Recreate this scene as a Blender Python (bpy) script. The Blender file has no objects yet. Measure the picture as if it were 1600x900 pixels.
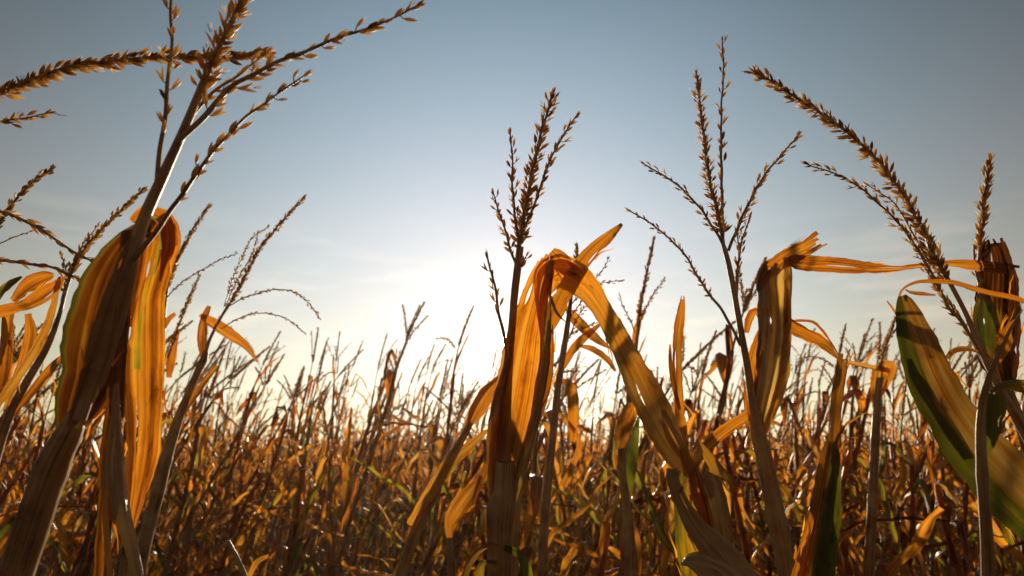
import bpy, math, random
import numpy as np
from mathutils import Vector, Matrix, Quaternion

# ------------------------------------------------------------------ camera, sky, sun, exposure
SC = bpy.context.scene
COL = SC.collection
F_PX = 1066.7
PITCH = math.atan((714 - 450) / F_PX)
CAM_Z = 1.5
CAM = np.array([0.0, 0.0, CAM_Z])
RIGHT = np.array([1.0, 0, 0])
FWD = np.array([0, math.cos(PITCH), math.sin(PITCH)])
UP = np.array([0, -math.sin(PITCH), math.cos(PITCH)])

def P(px, py, d):
    """the point of the place seen at a pixel of the 1600x900 photograph, d metres deep"""
    return CAM + d * (FWD + RIGHT * (px - 800) / F_PX + UP * (450 - py) / F_PX)

cam_data = bpy.data.cameras.new('camera')
cam_data.sensor_width = 36
cam_data.lens = 24
cam_data.clip_start = 0.02
cam_data.clip_end = 6000
cam_data.dof.use_dof = True
cam_data.dof.focus_distance = 0.95
cam_data.dof.aperture_fstop = 7.0
cam = bpy.data.objects.new('camera', cam_data)
cam.location = CAM
cam.rotation_euler = (math.pi / 2 + PITCH, 0, 0)
COL.objects.link(cam)
SC.camera = cam

sd = P(785, 533, 1.0) - CAM
SUN_DIR = Vector(sd).normalized()
SUN_EL = math.asin(SUN_DIR.z)
SUN_AZ = math.atan2(SUN_DIR.x, SUN_DIR.y)

w = bpy.data.worlds.new('World')
SC.world = w
w.use_nodes = True
nt = w.node_tree
nt.nodes.clear()
def N(tree, t, **kw):
    n = tree.nodes.new(t)
    for k, v in kw.items():
        setattr(n, k, v)
    return n
def M(tree, op, a, b=None, clamp=False):
    n = tree.nodes.new('ShaderNodeMath'); n.operation = op; n.use_clamp = clamp
    for i, x in enumerate((a, b)):
        if x is None: continue
        if isinstance(x, (int, float)): n.inputs[i].default_value = x
        else: tree.links.new(x, n.inputs[i])
    return n.outputs[0]
def MIX(tree, fac, a, b, blend='MIX'):
    n = tree.nodes.new('ShaderNodeMix'); n.data_type = 'RGBA'; n.blend_type = blend; n.clamp_factor = True
    for s, x in ((n.inputs[0], fac), (n.inputs[6], a), (n.inputs[7], b)):
        if isinstance(x, (int, float)): s.default_value = x
        elif isinstance(x, tuple): s.default_value = x if len(x) == 4 else (*x, 1)
        else: tree.links.new(x, s)
    return n.outputs[2]
def RAMP(tree, fac, stops, interp='LINEAR'):
    n = tree.nodes.new('ShaderNodeValToRGB'); n.color_ramp.interpolation = interp
    e = n.color_ramp.elements
    while len(e) < len(stops): e.new(0.5)
    for el, (p, c) in zip(e, stops):
        el.position = p
        el.color = (c, c, c, 1) if isinstance(c, (int, float)) else (*c, 1)
    tree.links.new(fac, n.inputs[0])
    return n.outputs[0]

sky = N(nt, 'ShaderNodeTexSky', sky_type='NISHITA')
sky.sun_disc = False
sky.sun_elevation = SUN_EL
sky.sun_rotation = SUN_AZ
sky.air_density = 1.0
sky.dust_density = 1.2
sky.ozone_density = 2.0
SKY_STRENGTH = 0.026
tc = N(nt, 'ShaderNodeTexCoord')
dt = N(nt, 'ShaderNodeVectorMath', operation='DOT_PRODUCT')
nt.links.new(tc.outputs['Generated'], dt.inputs[0])
dt.inputs[1].default_value = SUN_DIR
ang = M(nt, 'ARCCOSINE', M(nt, 'MINIMUM', dt.outputs['Value'], 0.9999999))        # radians from the sun
sep = N(nt, 'ShaderNodeSeparateXYZ')
nt.links.new(tc.outputs['Generated'], sep.inputs[0])
el = sep.outputs['Z']
# aerosol aureole round the sun (three widths), the disc itself, and the pale warm belt over the horizon
def gauss(a, g): return M(nt, 'EXPONENT', M(nt, 'MULTIPLY', M(nt, 'POWER', M(nt, 'MULTIPLY', a, 1.0 / g), 2.0), -1.0))
def col_scale(c, f):
    n = N(nt, 'ShaderNodeVectorMath', operation='SCALE')
    n.inputs[0].default_value = tuple(x / SKY_STRENGTH for x in c)
    nt.links.new(f, n.inputs['Scale'])
    return n.outputs[0]
def vadd(a, b):
    n = N(nt, 'ShaderNodeVectorMath', operation='ADD')
    nt.links.new(a, n.inputs[0]); nt.links.new(b, n.inputs[1])
    return n.outputs[0]
zz = M(nt, 'MAXIMUM', el, 0.0)
belt = M(nt, 'EXPONENT', M(nt, 'MULTIPLY', zz, -5.0))
wide = col_scale((0.22, 0.43, 0.60), gauss(ang, 0.52))
mid = col_scale((0.22, 0.05, 0.0), gauss(ang, 0.28))
nar = col_scale((1.1, 0.95, 0.72), M(nt, 'EXPONENT', M(nt, 'MULTIPLY', ang, -1.0 / 0.05)))
disc = col_scale((40.0, 36.0, 28.0), M(nt, 'LESS_THAN', ang, 0.0085))
low = col_scale((1.06, 0.74, 0.10), M(nt, 'MULTIPLY', belt, gauss(ang, 0.85)))
veil = col_scale((0.08, 0.12, 0.24), M(nt, 'MULTIPLY', M(nt, 'MULTIPLY', gauss(zz, 0.40), gauss(ang, 1.2)), M(nt, 'SUBTRACT', 1.0, M(nt, 'MULTIPLY', belt, 0.95))))
ring = col_scale((0.44, 0.30, 0.19), M(nt, 'MULTIPLY', belt, M(nt, 'SUBTRACT', 1.0, gauss(ang, 1.6))))  # unseen horizon glow away from the sun, added and warmed as front fill light
# thin cloud veils low down
mp = N(nt, 'ShaderNodeMapping'); mp.inputs['Scale'].default_value = (2.2, 2.2, 13.0)
nt.links.new(tc.outputs['Generated'], mp.inputs[0])
nz = N(nt, 'ShaderNodeTexNoise'); nz.inputs['Scale'].default_value = 2.4; nz.inputs['Detail'].default_value = 6; nz.inputs['Roughness'].default_value = 0.55
nt.links.new(mp.outputs[0], nz.inputs[0])
cl = RAMP(nt, nz.outputs['Fac'], [(0.46, 0.0), (0.72, 1.0)], 'EASE')
band = RAMP(nt, el, [(0.0, 0.5), (0.08, 1.0), (0.22, 0.9), (0.36, 0.0)], 'EASE')
cloud = col_scale((0.17, 0.12, 0.07), M(nt, 'MULTIPLY', M(nt, 'MULTIPLY', cl, band), gauss(ang, 1.0)))
# soft shoulder on the sky's own radiance, so its bright part keeps its colour
sh = N(nt, 'ShaderNodeVectorMath', operation='MULTIPLY_ADD')
nt.links.new(sky.outputs[0], sh.inputs[0]); sh.inputs[1].default_value = (0.28,) * 3; sh.inputs[2].default_value = (1,) * 3
tint = N(nt, 'ShaderNodeVectorMath', operation='DIVIDE')
nt.links.new(sky.outputs[0], tint.inputs[0]); nt.links.new(sh.outputs[0], tint.inputs[1])
tot = tint.outputs[0]
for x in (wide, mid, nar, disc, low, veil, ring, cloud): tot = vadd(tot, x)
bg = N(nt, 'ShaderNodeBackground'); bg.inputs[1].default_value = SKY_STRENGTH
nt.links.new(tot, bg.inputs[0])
wo = N(nt, 'ShaderNodeOutputWorld'); nt.links.new(bg.outputs[0], wo.inputs[0])

sl = bpy.data.lights.new('sun', 'SUN')
sl.energy = 5.0
sl.angle = math.radians(0.55)
sl.color = (1.0, 0.80, 0.55)
sun = bpy.data.objects.new('sun', sl)
sun.rotation_euler = SUN_DIR.to_track_quat('Z', 'Y').to_euler()
COL.objects.link(sun)

SC.view_settings.view_transform = 'Standard'
SC.view_settings.look = 'None'
SC.view_settings.exposure = 0.22
SC.view_settings.gamma = 1.0
SC.cycles.use_denoising = True
SC.cycles.max_bounces = 8
SC.cycles.transmission_bounces = 6
SC.cycles.sample_clamp_indirect = 6.0

# ------------------------------------------------------------------ materials
def new_mat(name):
    m = bpy.data.materials.new(name); m.use_nodes = True
    t = m.node_tree; t.nodes.clear()
    out = N(t, 'ShaderNodeOutputMaterial')
    return m, t, out

def attr(t, name):
    n = N(t, 'ShaderNodeAttribute'); n.attribute_name = name
    return n.outputs['Fac']

def streak_coords(t, su, sv):
    uv = N(t, 'ShaderNodeUVMap')
    off = N(t, 'ShaderNodeCombineXYZ')
    oi = N(t, 'ShaderNodeObjectInfo')
    r = M(t, 'MULTIPLY', M(t, 'ADD', attr(t, 'rnd'), oi.outputs['Random']), 37.0)
    t.links.new(r, off.inputs[2])
    mp = N(t, 'ShaderNodeMapping'); mp.inputs['Scale'].default_value = (su, sv, 1)
    t.links.new(uv.outputs[0], mp.inputs[0])
    a = N(t, 'ShaderNodeVectorMath', operation='ADD')
    t.links.new(mp.outputs[0], a.inputs[0]); t.links.new(off.outputs[0], a.inputs[1])
    return a.outputs[0]

def noise(t, vec, scale, detail=4, rough=0.55):
    n = N(t, 'ShaderNodeTexNoise'); n.inputs['Scale'].default_value = scale
    n.inputs['Detail'].default_value = detail; n.inputs['Roughness'].default_value = rough
    t.links.new(vec, n.inputs['Vector'])
    return n.outputs['Fac']

def make_leaf_material():
    m, t, out = new_mat('dry_leaf')
    tone, green = attr(t, 'tone'), attr(t, 'green')
    streak = noise(t, streak_coords(t, 9, 1.6), 1.0, 5, 0.6)
    fine = noise(t, streak_coords(t, 58, 2.0), 1.0, 4, 0.7)
    blotch = noise(t, streak_coords(t, 2.2, 14), 1.0, 5, 0.6)
    spots = noise(t, streak_coords(t, 9, 60), 1.0, 4, 0.65)
    f = M(t, 'ADD', M(t, 'MULTIPLY', tone, 0.62), M(t, 'MULTIPLY', M(t, 'SUBTRACT', streak, 0.5), 1.15))
    f = M(t, 'ADD', f, M(t, 'MULTIPLY', M(t, 'SUBTRACT', fine, 0.5), 1.0))
    f = M(t, 'ADD', f, M(t, 'MULTIPLY', M(t, 'SUBTRACT', blotch, 0.5), 0.8))
    f = M(t, 'ADD', f, 0.14, True)
    refl = RAMP(t, f, [(0.0, (0.045, 0.018, 0.006)), (0.25, (0.15, 0.062, 0.018)), (0.5, (0.30, 0.145, 0.042)), (0.75, (0.46, 0.275, 0.105)), (1.0, (0.60, 0.43, 0.23))])
    tran = RAMP(t, f, [(0.0, (0.07, 0.016, 0.003)), (0.25, (0.44, 0.115, 0.007)), (0.5, (0.90, 0.315, 0.014)), (0.75, (0.98, 0.475, 0.045)), (1.0, (0.90, 0.59, 0.16))])
    uvn = N(t, 'ShaderNodeUVMap'); ux = N(t, 'ShaderNodeSeparateXYZ'); t.links.new(uvn.outputs[0], ux.inputs[0])
    rib = M(t, 'SUBTRACT', 1.0, M(t, 'MULTIPLY', M(t, 'ABSOLUTE', M(t, 'SUBTRACT', ux.outputs[0], 0.5)), 34.0), True)
    refl = MIX(t, M(t, 'MULTIPLY', rib, 0.45), refl, (0.52, 0.38, 0.20))
    tran = MIX(t, M(t, 'MULTIPLY', rib, 0.5), tran, (0.30, 0.12, 0.02))
    graw = M(t, 'ADD', green, M(t, 'MULTIPLY', M(t, 'SUBTRACT', M(t, 'ADD', streak, blotch), 1.0), 1.5))
    ym = RAMP(t, graw, [(0.26, 0.0), (0.44, 1.0)])
    gm = RAMP(t, graw, [(0.46, 0.0), (0.72, 1.0)])
    gcol = MIX(t, fine, (0.030, 0.050, 0.012), (0.100, 0.125, 0.030))
    gtr = MIX(t, streak, (0.07, 0.12, 0.010), (0.46, 0.40, 0.025))
    refl = MIX(t, M(t, 'MULTIPLY', ym, 0.8), refl, (0.27, 0.19, 0.050)); tran = MIX(t, M(t, 'MULTIPLY', ym, 0.8), tran, (0.72, 0.42, 0.020))
    refl = MIX(t, gm, refl, gcol)
    tran = MIX(t, gm, tran, gtr)
    dark = RAMP(t, M(t, 'ADD', spots, M(t, 'MULTIPLY', M(t, 'SUBTRACT', blotch, 0.5), 0.9)), [(0.22, 0.35), (0.34, 1.0)])
    refl = MIX(t, 1.0, refl, dark, 'MULTIPLY'); tran = MIX(t, 1.0, tran, dark, 'MULTIPLY')
    bsdf = N(t, 'ShaderNodeBsdfPrincipled')
    t.links.new(refl, bsdf.inputs['Base Color'])
    bsdf.inputs['Roughness'].default_value = 0.36
    bsdf.inputs['Specular IOR Level'].default_value = 0.5
    tr = N(t, 'ShaderNodeBsdfTranslucent'); t.links.new(tran, tr.inputs[0])
    bmp = N(t, 'ShaderNodeBump'); bmp.inputs['Strength'].default_value = 0.8; bmp.inputs['Distance'].default_value = 0.0018
    t.links.new(M(t, 'ADD', fine, M(t, 'MULTIPLY', streak, 0.8)), bmp.inputs['Height'])
    t.links.new(bmp.outputs[0], bsdf.inputs['Normal']); t.links.new(bmp.outputs[0], tr.inputs['Normal'])
    mx = N(t, 'ShaderNodeMixShader')
    t.links.new(M(t, 'SUBTRACT', M(t, 'SUBTRACT', 0.70, M(t, 'MULTIPLY', M(t, 'MAXIMUM', tone, 0.0), 0.22)), M(t, 'MULTIPLY', attr(t, 'thick'), 0.52), True), mx.inputs[0])
    t.links.new(bsdf.outputs[0], mx.inputs[1]); t.links.new(tr.outputs[0], mx.inputs[2])
    t.links.new(mx.outputs[0], out.inputs[0])
    return m

def make_stalk_material(name, c0, c1, c2, rough=0.5):
    m, t, out = new_mat(name)
    streak = noise(t, streak_coords(t, 7, 5), 1.0, 4, 0.6)
    fine = noise(t, streak_coords(t, 42, 4), 1.0, 3, 0.6)
    blotch = noise(t, streak_coords(t, 1.5, 18), 1.0, 4, 0.55)
    f = M(t, 'ADD', M(t, 'MULTIPLY', streak, 0.5), M(t, 'MULTIPLY', blotch, 0.5))
    f = M(t, 'ADD', f, M(t, 'MULTIPLY', M(t, 'SUBTRACT', fine, 0.5), 0.35))
    c = RAMP(t, f, [(0.34, c0), (0.47, c1), (0.66, c2)])
    g = attr(t, 'green')
    gm = RAMP(t, M(t, 'ADD', g, M(t, 'SUBTRACT', blotch, 0.5)), [(0.4, 0.0), (0.62, 1.0)])
    c = MIX(t, gm, c, (0.07, 0.095, 0.022))
    b = N(t, 'ShaderNodeBsdfPrincipled'); t.links.new(c, b.inputs['Base Color'])
    b.inputs['Roughness'].default_value = rough
    bmp = N(t, 'ShaderNodeBump'); bmp.inputs['Strength'].default_value = 0.8; bmp.inputs['Distance'].default_value = 0.0014
    t.links.new(fine, bmp.inputs['Height']); t.links.new(bmp.outputs[0], b.inputs['Normal'])
    t.links.new(b.outputs[0], out.inputs[0])
    return m

def make_husk_material():
    m, t, out = new_mat('spikelet_husk')
    tcn = N(t, 'ShaderNodeTexCoord')
    oi = N(t, 'ShaderNodeObjectInfo')
    rr = M(t, 'FRACT', M(t, 'ADD', oi.outputs['Random'], attr(t, 'rnd')))
    rib = noise(t, streak_coords(t, 14, 2), 1.0, 3, 0.6)
    f = M(t, 'ADD', M(t, 'MULTIPLY', rr, 0.55), M(t, 'MULTIPLY', rib, 0.6))
    c = RAMP(t, f, [(0.22, (0.12, 0.068, 0.028)), (0.45, (0.40, 0.26, 0.11)), (0.8, (0.66, 0.50, 0.26))])
    tc_ = RAMP(t, f, [(0.22, (0.50, 0.26, 0.06)), (0.45, (0.92, 0.60, 0.18)), (0.8, (1.0, 0.80, 0.40))])
    b = N(t, 'ShaderNodeBsdfPrincipled'); t.links.new(c, b.inputs['Base Color']); b.inputs['Roughness'].default_value = 0.5
    tr = N(t, 'ShaderNodeBsdfTranslucent'); t.links.new(tc_, tr.inputs[0])
    mx = N(t, 'ShaderNodeMixShader'); mx.inputs[0].default_value = 0.56
    t.links.new(b.outputs[0], mx.inputs[1]); t.links.new(tr.outputs[0], mx.inputs[2])
    t.links.new(mx.outputs[0], out.inputs[0])
    return m

MAT_LEAF = make_leaf_material()
MAT_STALK = make_stalk_material('dry_stalk', (0.07, 0.034, 0.014), (0.36, 0.21, 0.085), (0.60, 0.43, 0.20))
MAT_RACHIS = make_stalk_material('tassel_stem', (0.15, 0.075, 0.032), (0.38, 0.22, 0.10), (0.58, 0.40, 0.20))
MAT_HUSK = make_husk_material()

def make_soil():
    m, t, out = new_mat('field_soil')
    tcn = N(t, 'ShaderNodeTexCoord')
    n1 = noise(t, tcn.outputs['Object'], 3.0, 8, 0.65)
    n2 = noise(t, tcn.outputs['Object'], 40.0, 5, 0.6)
    c = RAMP(t, M(t, 'MULTIPLY', M(t, 'ADD', n1, n2), 0.5), [(0.35, (0.035, 0.022, 0.014)), (0.55, (0.09, 0.058, 0.034)), (0.75, (0.19, 0.12, 0.06))])
    b = N(t, 'ShaderNodeBsdfPrincipled'); t.links.new(c, b.inputs['Base Color']); b.inputs['Roughness'].default_value = 0.95
    bmp = N(t, 'ShaderNodeBump'); bmp.inputs['Strength'].default_value = 0.8; bmp.inputs['Distance'].default_value = 0.03
    t.links.new(n2, bmp.inputs['Height']); t.links.new(bmp.outputs[0], b.inputs['Normal'])
    t.links.new(b.outputs[0], out.inputs[0])
    return m
MAT_SOIL = make_soil()
def make_far_tree():
    m, t, out = new_mat('far_foliage')
    tcn = N(t, 'ShaderNodeTexCoord')
    n1 = noise(t, tcn.outputs['Object'], 0.5, 4, 0.6)
    c = RAMP(t, n1, [(0.35, (0.030, 0.036, 0.018)), (0.65, (0.075, 0.070, 0.032))])
    b = N(t, 'ShaderNodeBsdfPrincipled'); t.links.new(c, b.inputs['Base Color']); b.inputs['Roughness'].default_value = 0.9
    t.links.new(b.outputs[0], out.inputs[0])
    return m
MAT_TREE = make_far_tree()

# ------------------------------------------------------------------ mesh building
class MB:
    """collects geometry of one mesh: vertices, faces, uv, and three attributes"""
    def __init__(s):
        s.v, s.f, s.uv, s.rnd, s.tone, s.green, s.thick, s.n, s.mi = [], [], [], [], [], [], [], 0, []
    def add(s, v, f, uv, rnd=0.0, tone=0.5, green=0.0, mat=0, thick=0.0):
        v = np.asarray(v, float); k = len(v)
        s.v.append(v)
        s.uv.append(np.asarray(uv, float))
        full = lambda a: np.full(k, a) if np.isscalar(a) else np.asarray(a, float)
        s.rnd.append(full(rnd)); s.tone.append(full(tone)); s.green.append(full(green)); s.thick.append(full(thick))
        f = np.asarray(f, int) + s.n
        s.f.append(f); s.mi.append(np.full(len(f), mat))
        s.n += k
    def mesh(s, name, mats, origin=None):
        v = np.concatenate(s.v)
        if origin is not None: v = v - np.asarray(origin)
        quads = [q for q in s.f if q.shape[1] == 4]; tris = [q for q in s.f if q.shape[1] == 3]
        me = bpy.data.meshes.new(name)
        nq = sum(len(q) for q in quads); ntri = sum(len(q) for q in tris)
        loops = np.concatenate([q.ravel() for q in quads] + [q.ravel() for q in tris])
        me.vertices.add(len(v)); me.vertices.foreach_set('co', v.ravel())
        me.loops.add(len(loops)); me.loops.foreach_set('vertex_index', loops.astype(np.int32))
        starts = np.concatenate([np.arange(nq) * 4, nq * 4 + np.arange(ntri) * 3]).astype(np.int32)
        me.polygons.add(nq + ntri); me.polygons.foreach_set('loop_start', starts)
        mi = np.concatenate([m for q, m in zip(s.f, s.mi) if q.shape[1] == 4] + [m for q, m in zip(s.f, s.mi) if q.shape[1] == 3])
        me.polygons.foreach_set('material_index', mi.astype(np.int32))
        uv = np.concatenate(s.uv)
        me.update(calc_edges=True)
        ul = me.uv_layers.new(name='UVMap'); ul.data.foreach_set('uv', uv[loops].ravel())
        for nm, a in (('rnd', s.rnd), ('tone', s.tone), ('green', s.green), ('thick', s.thick)):
            at = me.attributes.new(nm, 'FLOAT', 'POINT'); at.data.foreach_set('value', np.concatenate(a).astype(np.float32))
        me.polygons.foreach_set('use_smooth', np.ones(nq + ntri, bool))
        for m in mats: me.materials.append(m)
        me.update()
        return me

def catmull(pts, n_per):
    """smooth curve through the rows of pts (any number of columns)"""
    p = np.asarray(pts, float)
    if len(p) < 3: 
        t = np.linspace(0, 1, n_per + 1)[:, None]
        return p[0] * (1 - t) + p[1] * t
    q = np.vstack([2 * p[0] - p[1], p, 2 * p[-1] - p[-2]])
    out = []
    for i in range(1, len(q) - 2):
        t = np.linspace(0, 1, n_per, endpoint=False)[:, None]
        a, b, c, d = q[i - 1], q[i], q[i + 1], q[i + 2]
        out.append(0.5 * (2 * b + (c - a) * t + (2 * a - 5 * b + 4 * c - d) * t * t + (3 * b - 3 * c + d - a) * t ** 3))
    out.append(p[-1:])
    return np.vstack(out)

def norm(a):
    return a / np.maximum(np.linalg.norm(a, axis=-1, keepdims=True), 1e-9)

def resample(c, ds):
    L = np.concatenate([[0], np.cumsum(np.linalg.norm(np.diff(c[:, :3], axis=0), axis=1))])
    n = max(3, int(L[-1] / ds))
    s = np.linspace(0, L[-1], n + 1)
    return np.stack([np.interp(s, L, c[:, k]) for k in range(c.shape[1])], 1), s

def wob(s, rng, freqs, amp):
    r = np.zeros_like(s)
    for fq in freqs:
        r += math.sin(rng.uniform(0, 6.28)) * 0 + np.sin(s * fq * rng.uniform(0.7, 1.3) + rng.uniform(0, 6.28)) / len(freqs)
    return r * amp

def ribbon(mb, pos, wv, wid, rng, s, across=8, fold=0.18, pleat=0.03, wave=0.05, jag=0.05, slits=(), tone=0.5, green=0.0, thick=0.0, rnd=None, crumple=0.048, mat=0):
    """a leaf blade: pos (n,3), wv (n,3) unit width vectors, wid (n) full widths"""
    n = len(pos)
    T = norm(np.gradient(pos, axis=0))
    wv = norm(wv - T * np.sum(wv * T, 1, keepdims=True))
    Nn = norm(np.cross(T, wv))
    u = np.linspace(-1, 1, across + 1)
    L = s[-1]
    half = wid / 2
    eL = 1 + wob(s, rng, (30, 90, 240, 520), jag * 1.6); eR = 1 + wob(s, rng, (30, 90, 240, 520), jag * 1.6)
    drift = wob(s, rng, (14, 31), 1.0)
    rollL, rollR = rng.uniform(-0.5, 0.5), rng.uniform(-0.5, 0.5)
    kk = rng.uniform(2.2, 4.5); ph = rng.uniform(0, 6.28)
    cph = [(rng.uniform(0, 6.28), rng.uniform(0, 6.28)) for _ in range(3)]
    for e in (eL, eR):                          # ragged bites out of the margins
        for _ in range(rng.randint(0, 3) if jag > 0.03 else 0):
            c0 = rng.uniform(0.05, 0.98) * L; wb = rng.uniform(0.002, 0.010)
            e -= rng.uniform(0.1, 0.45) * min(1.0, 0.007 / float(half.max())) * np.exp(-((s - c0) / wb) ** 2)
    V = np.zeros((n, across + 1, 3))
    for j, uu in enumerate(u):
        e = np.where(uu < 0, eL, eR)
        x = half * uu * (1 + (e - 1) * abs(uu))
        z = -half * fold * 2 * (abs(uu) - 0.5)
        z = z + half * pleat * 2 * np.cos(uu * kk * 3.14 + ph + drift * 0.8)
        z = z + half * wave * 2 * uu * uu * wob(s + uu * 0.01, random.Random(int(ph * 1000) + (7 if uu < 0 else 0)), (45, 95), 1.6)
        if abs(uu) < 0.01: z = z + half * 0.07
        z = z + half * (rollL if uu < 0 else rollR) * abs(uu) ** 5
        wl = max(float(wid.max()), 0.004)
        for q, (fs, fu, am) in enumerate(((1.1, 2.2, 1.0), (2.7, 4.3, 0.55), (5.5, 7.0, 0.28))):
            z = z + half * 2 * crumple * am * np.sin(s / wl * fs * 2.2 + cph[q][0] + fu * uu) * np.sin(s / wl * fs * 1.3 + cph[q][1] - fu * 1.4 * uu)
        V[:, j] = pos + wv * x[:, None] + Nn * z[:, None]
    uv = np.stack(np.broadcast_arrays(((u + 1) / 2)[None, :], s[:, None]), -1).reshape(-1, 2)
    idx = np.arange(n * (across + 1)).reshape(n, across + 1)
    F = np.stack([idx[:-1, :-1], idx[:-1, 1:], idx[1:, 1:], idx[1:, :-1]], -1)
    keep = np.ones(F.shape[:2], bool)
    slits = list(slits)
    hero = across >= 8 and L > 0.04
    if hero:
        for _ in range(rng.choice([0, 1, 1, 2])):
            a0 = rng.uniform(0.05, 0.85); j0 = rng.randint(1, across - 2)
            slits.append((a0, min(1, a0 + rng.uniform(0.04, 0.16)), j0, j0 + 1))
    for (a, b, j0, j1) in slits:                # lens-shaped tears along the veins
        i0, i1 = int(a * (n - 1)), int(b * (n - 1))
        if i1 - i0 < 2: continue
        keep[i0:i1, j0:j1] = False
        lean_ = rng.uniform(0.25, 0.75)
        for i in range(i0, i1 + 1):
            if i > n - 1: break
            t_ = (i - i0) / (i1 - i0); op = math.sin(math.pi * t_) ** 0.8 * (0.75 if b < 1 else 1) if b < 1 else t_
            mid_ = V[i, j0] * lean_ + V[i, j1] * (1 - lean_)
            V[i, j0] = mid_ + (V[i, j0] - mid_) * op; V[i, j1] = mid_ + (V[i, j1] - mid_) * op
    if hero:
        # torn end: cells missing at the tip in fingers
        if wid[-1] > 0.25 * wid.max():
            fa, fp = rng.uniform(0.5, 1.1), rng.uniform(0, 6.28)
            for j in range(across):
                k = int((0.5 + 0.5 * math.sin(j * fa + fp) + rng.uniform(0, 0.25)) * 0.011 / max(L / n, 1e-5))
                if k: keep[n - 1 - k:, j] = False
    F = F[keep]
    U, S = np.meshgrid((u + 1) / 2, s / L)
    tn = tone(U, S).ravel() if callable(tone) else tone
    g = green(U, S).ravel() if callable(green) else green
    th = thick(U, S).ravel() if callable(thick) else thick
    if hero:
        for _ in range(rng.randint(2, 4)):      # fibres peeling off the margins
            sg = rng.choice([-1, 1]); i0 = rng.randint(2, max(3, int(n * 0.8))); m_ = int(rng.uniform(0.012, 0.035) / max(L / n, 1e-5)); i1 = min(n - 1, i0 + max(3, m_))
            if i1 - i0 < 3: continue
            ii = np.arange(i0, i1 + 1); tt = np.linspace(0, 1, len(ii)); w_ = rng.uniform(0.0006, 0.0016)
            edge = V[ii, across if sg > 0 else 0]
            off = tt ** 1.6 * rng.uniform(0.002, 0.008)
            c_ = edge + wv[ii] * (sg * (off + w_ * 0.3))[:, None] + Nn[ii] * (tt ** 2 * rng.uniform(-0.006, 0.006))[:, None]
            hw = (w_ * (1 - 0.8 * tt))[:, None] * wv[ii]
            vv = np.stack([c_ - hw, c_ + hw], 1).reshape(-1, 3)
            k_ = np.arange(len(ii) - 1) * 2
            ff = np.stack([k_, k_ + 1, k_ + 3, k_ + 2], 1)
            mb.add(vv, ff, np.tile([[0.3, 0.1]], (len(vv), 1)) + np.column_stack([np.zeros(len(vv)), np.repeat(tt, 2) * 0.03]), rng.random(), 0.6, 0.0, mat)
    mb.add(V.reshape(-1, 3), F, uv, rng.random() if rnd is None else rnd, tn, g, mat, th)

def tube(mb, pos, rad, sides=10, s=None, ribs=0.0, green=0.0, mat=0, rnd=0.0, cap=True):
    pos = np.asarray(pos, float); n = len(pos); rad = np.broadcast_to(rad, (n,)).astype(float)
    T = norm(np.gradient(pos, axis=0))
    ref = np.array([0.0, 0, 1]) if abs(T[0][2]) < 0.8 else np.array([0.0, 1, 0])
    A = []
    a = norm(np.cross(T[0], ref))
    for i in range(n):
        a = norm(a - T[i] * np.dot(a, T[i])); A.append(a)
    A = np.array(A); B = np.cross(T, A)
    th = np.linspace(0, 2 * math.pi, sides + 1)
    rr = 1 + ribs * np.cos(th * (sides // 2))
    V = pos[:, None] + rad[:, None, None] * (A[:, None] * (np.cos(th) * rr)[None, :, None] + B[:, None] * (np.sin(th) * rr)[None, :, None])
    if s is None: s = np.concatenate([[0], np.cumsum(np.linalg.norm(np.diff(pos, axis=0), axis=1))])
    uv = np.stack(np.broadcast_arrays((th / (2 * math.pi))[None, :], s[:, None]), -1).reshape(-1, 2)
    idx = np.arange(n * (sides + 1)).reshape(n, sides + 1)
    F = np.stack([idx[:-1, :-1], idx[:-1, 1:], idx[1:, 1:], idx[1:, :-1]], -1).reshape(-1, 4)
    mb.add(V.reshape(-1, 3), F, uv, rnd, 0.5, green, mat)
    if cap:
        k = len(V.reshape(-1, 3))
        for end in (0, n - 1):
            c = pos[end]; ring = V[end, :-1]
            vv = np.vstack([ring, c]); m = len(ring)
            ff = [(i, (i + 1) % m, m) for i in range(m)]
            mb.add(vv, ff, np.tile([[0.5, s[end]]], (m + 1, 1)), rnd, 0.5, green, mat)

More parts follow.
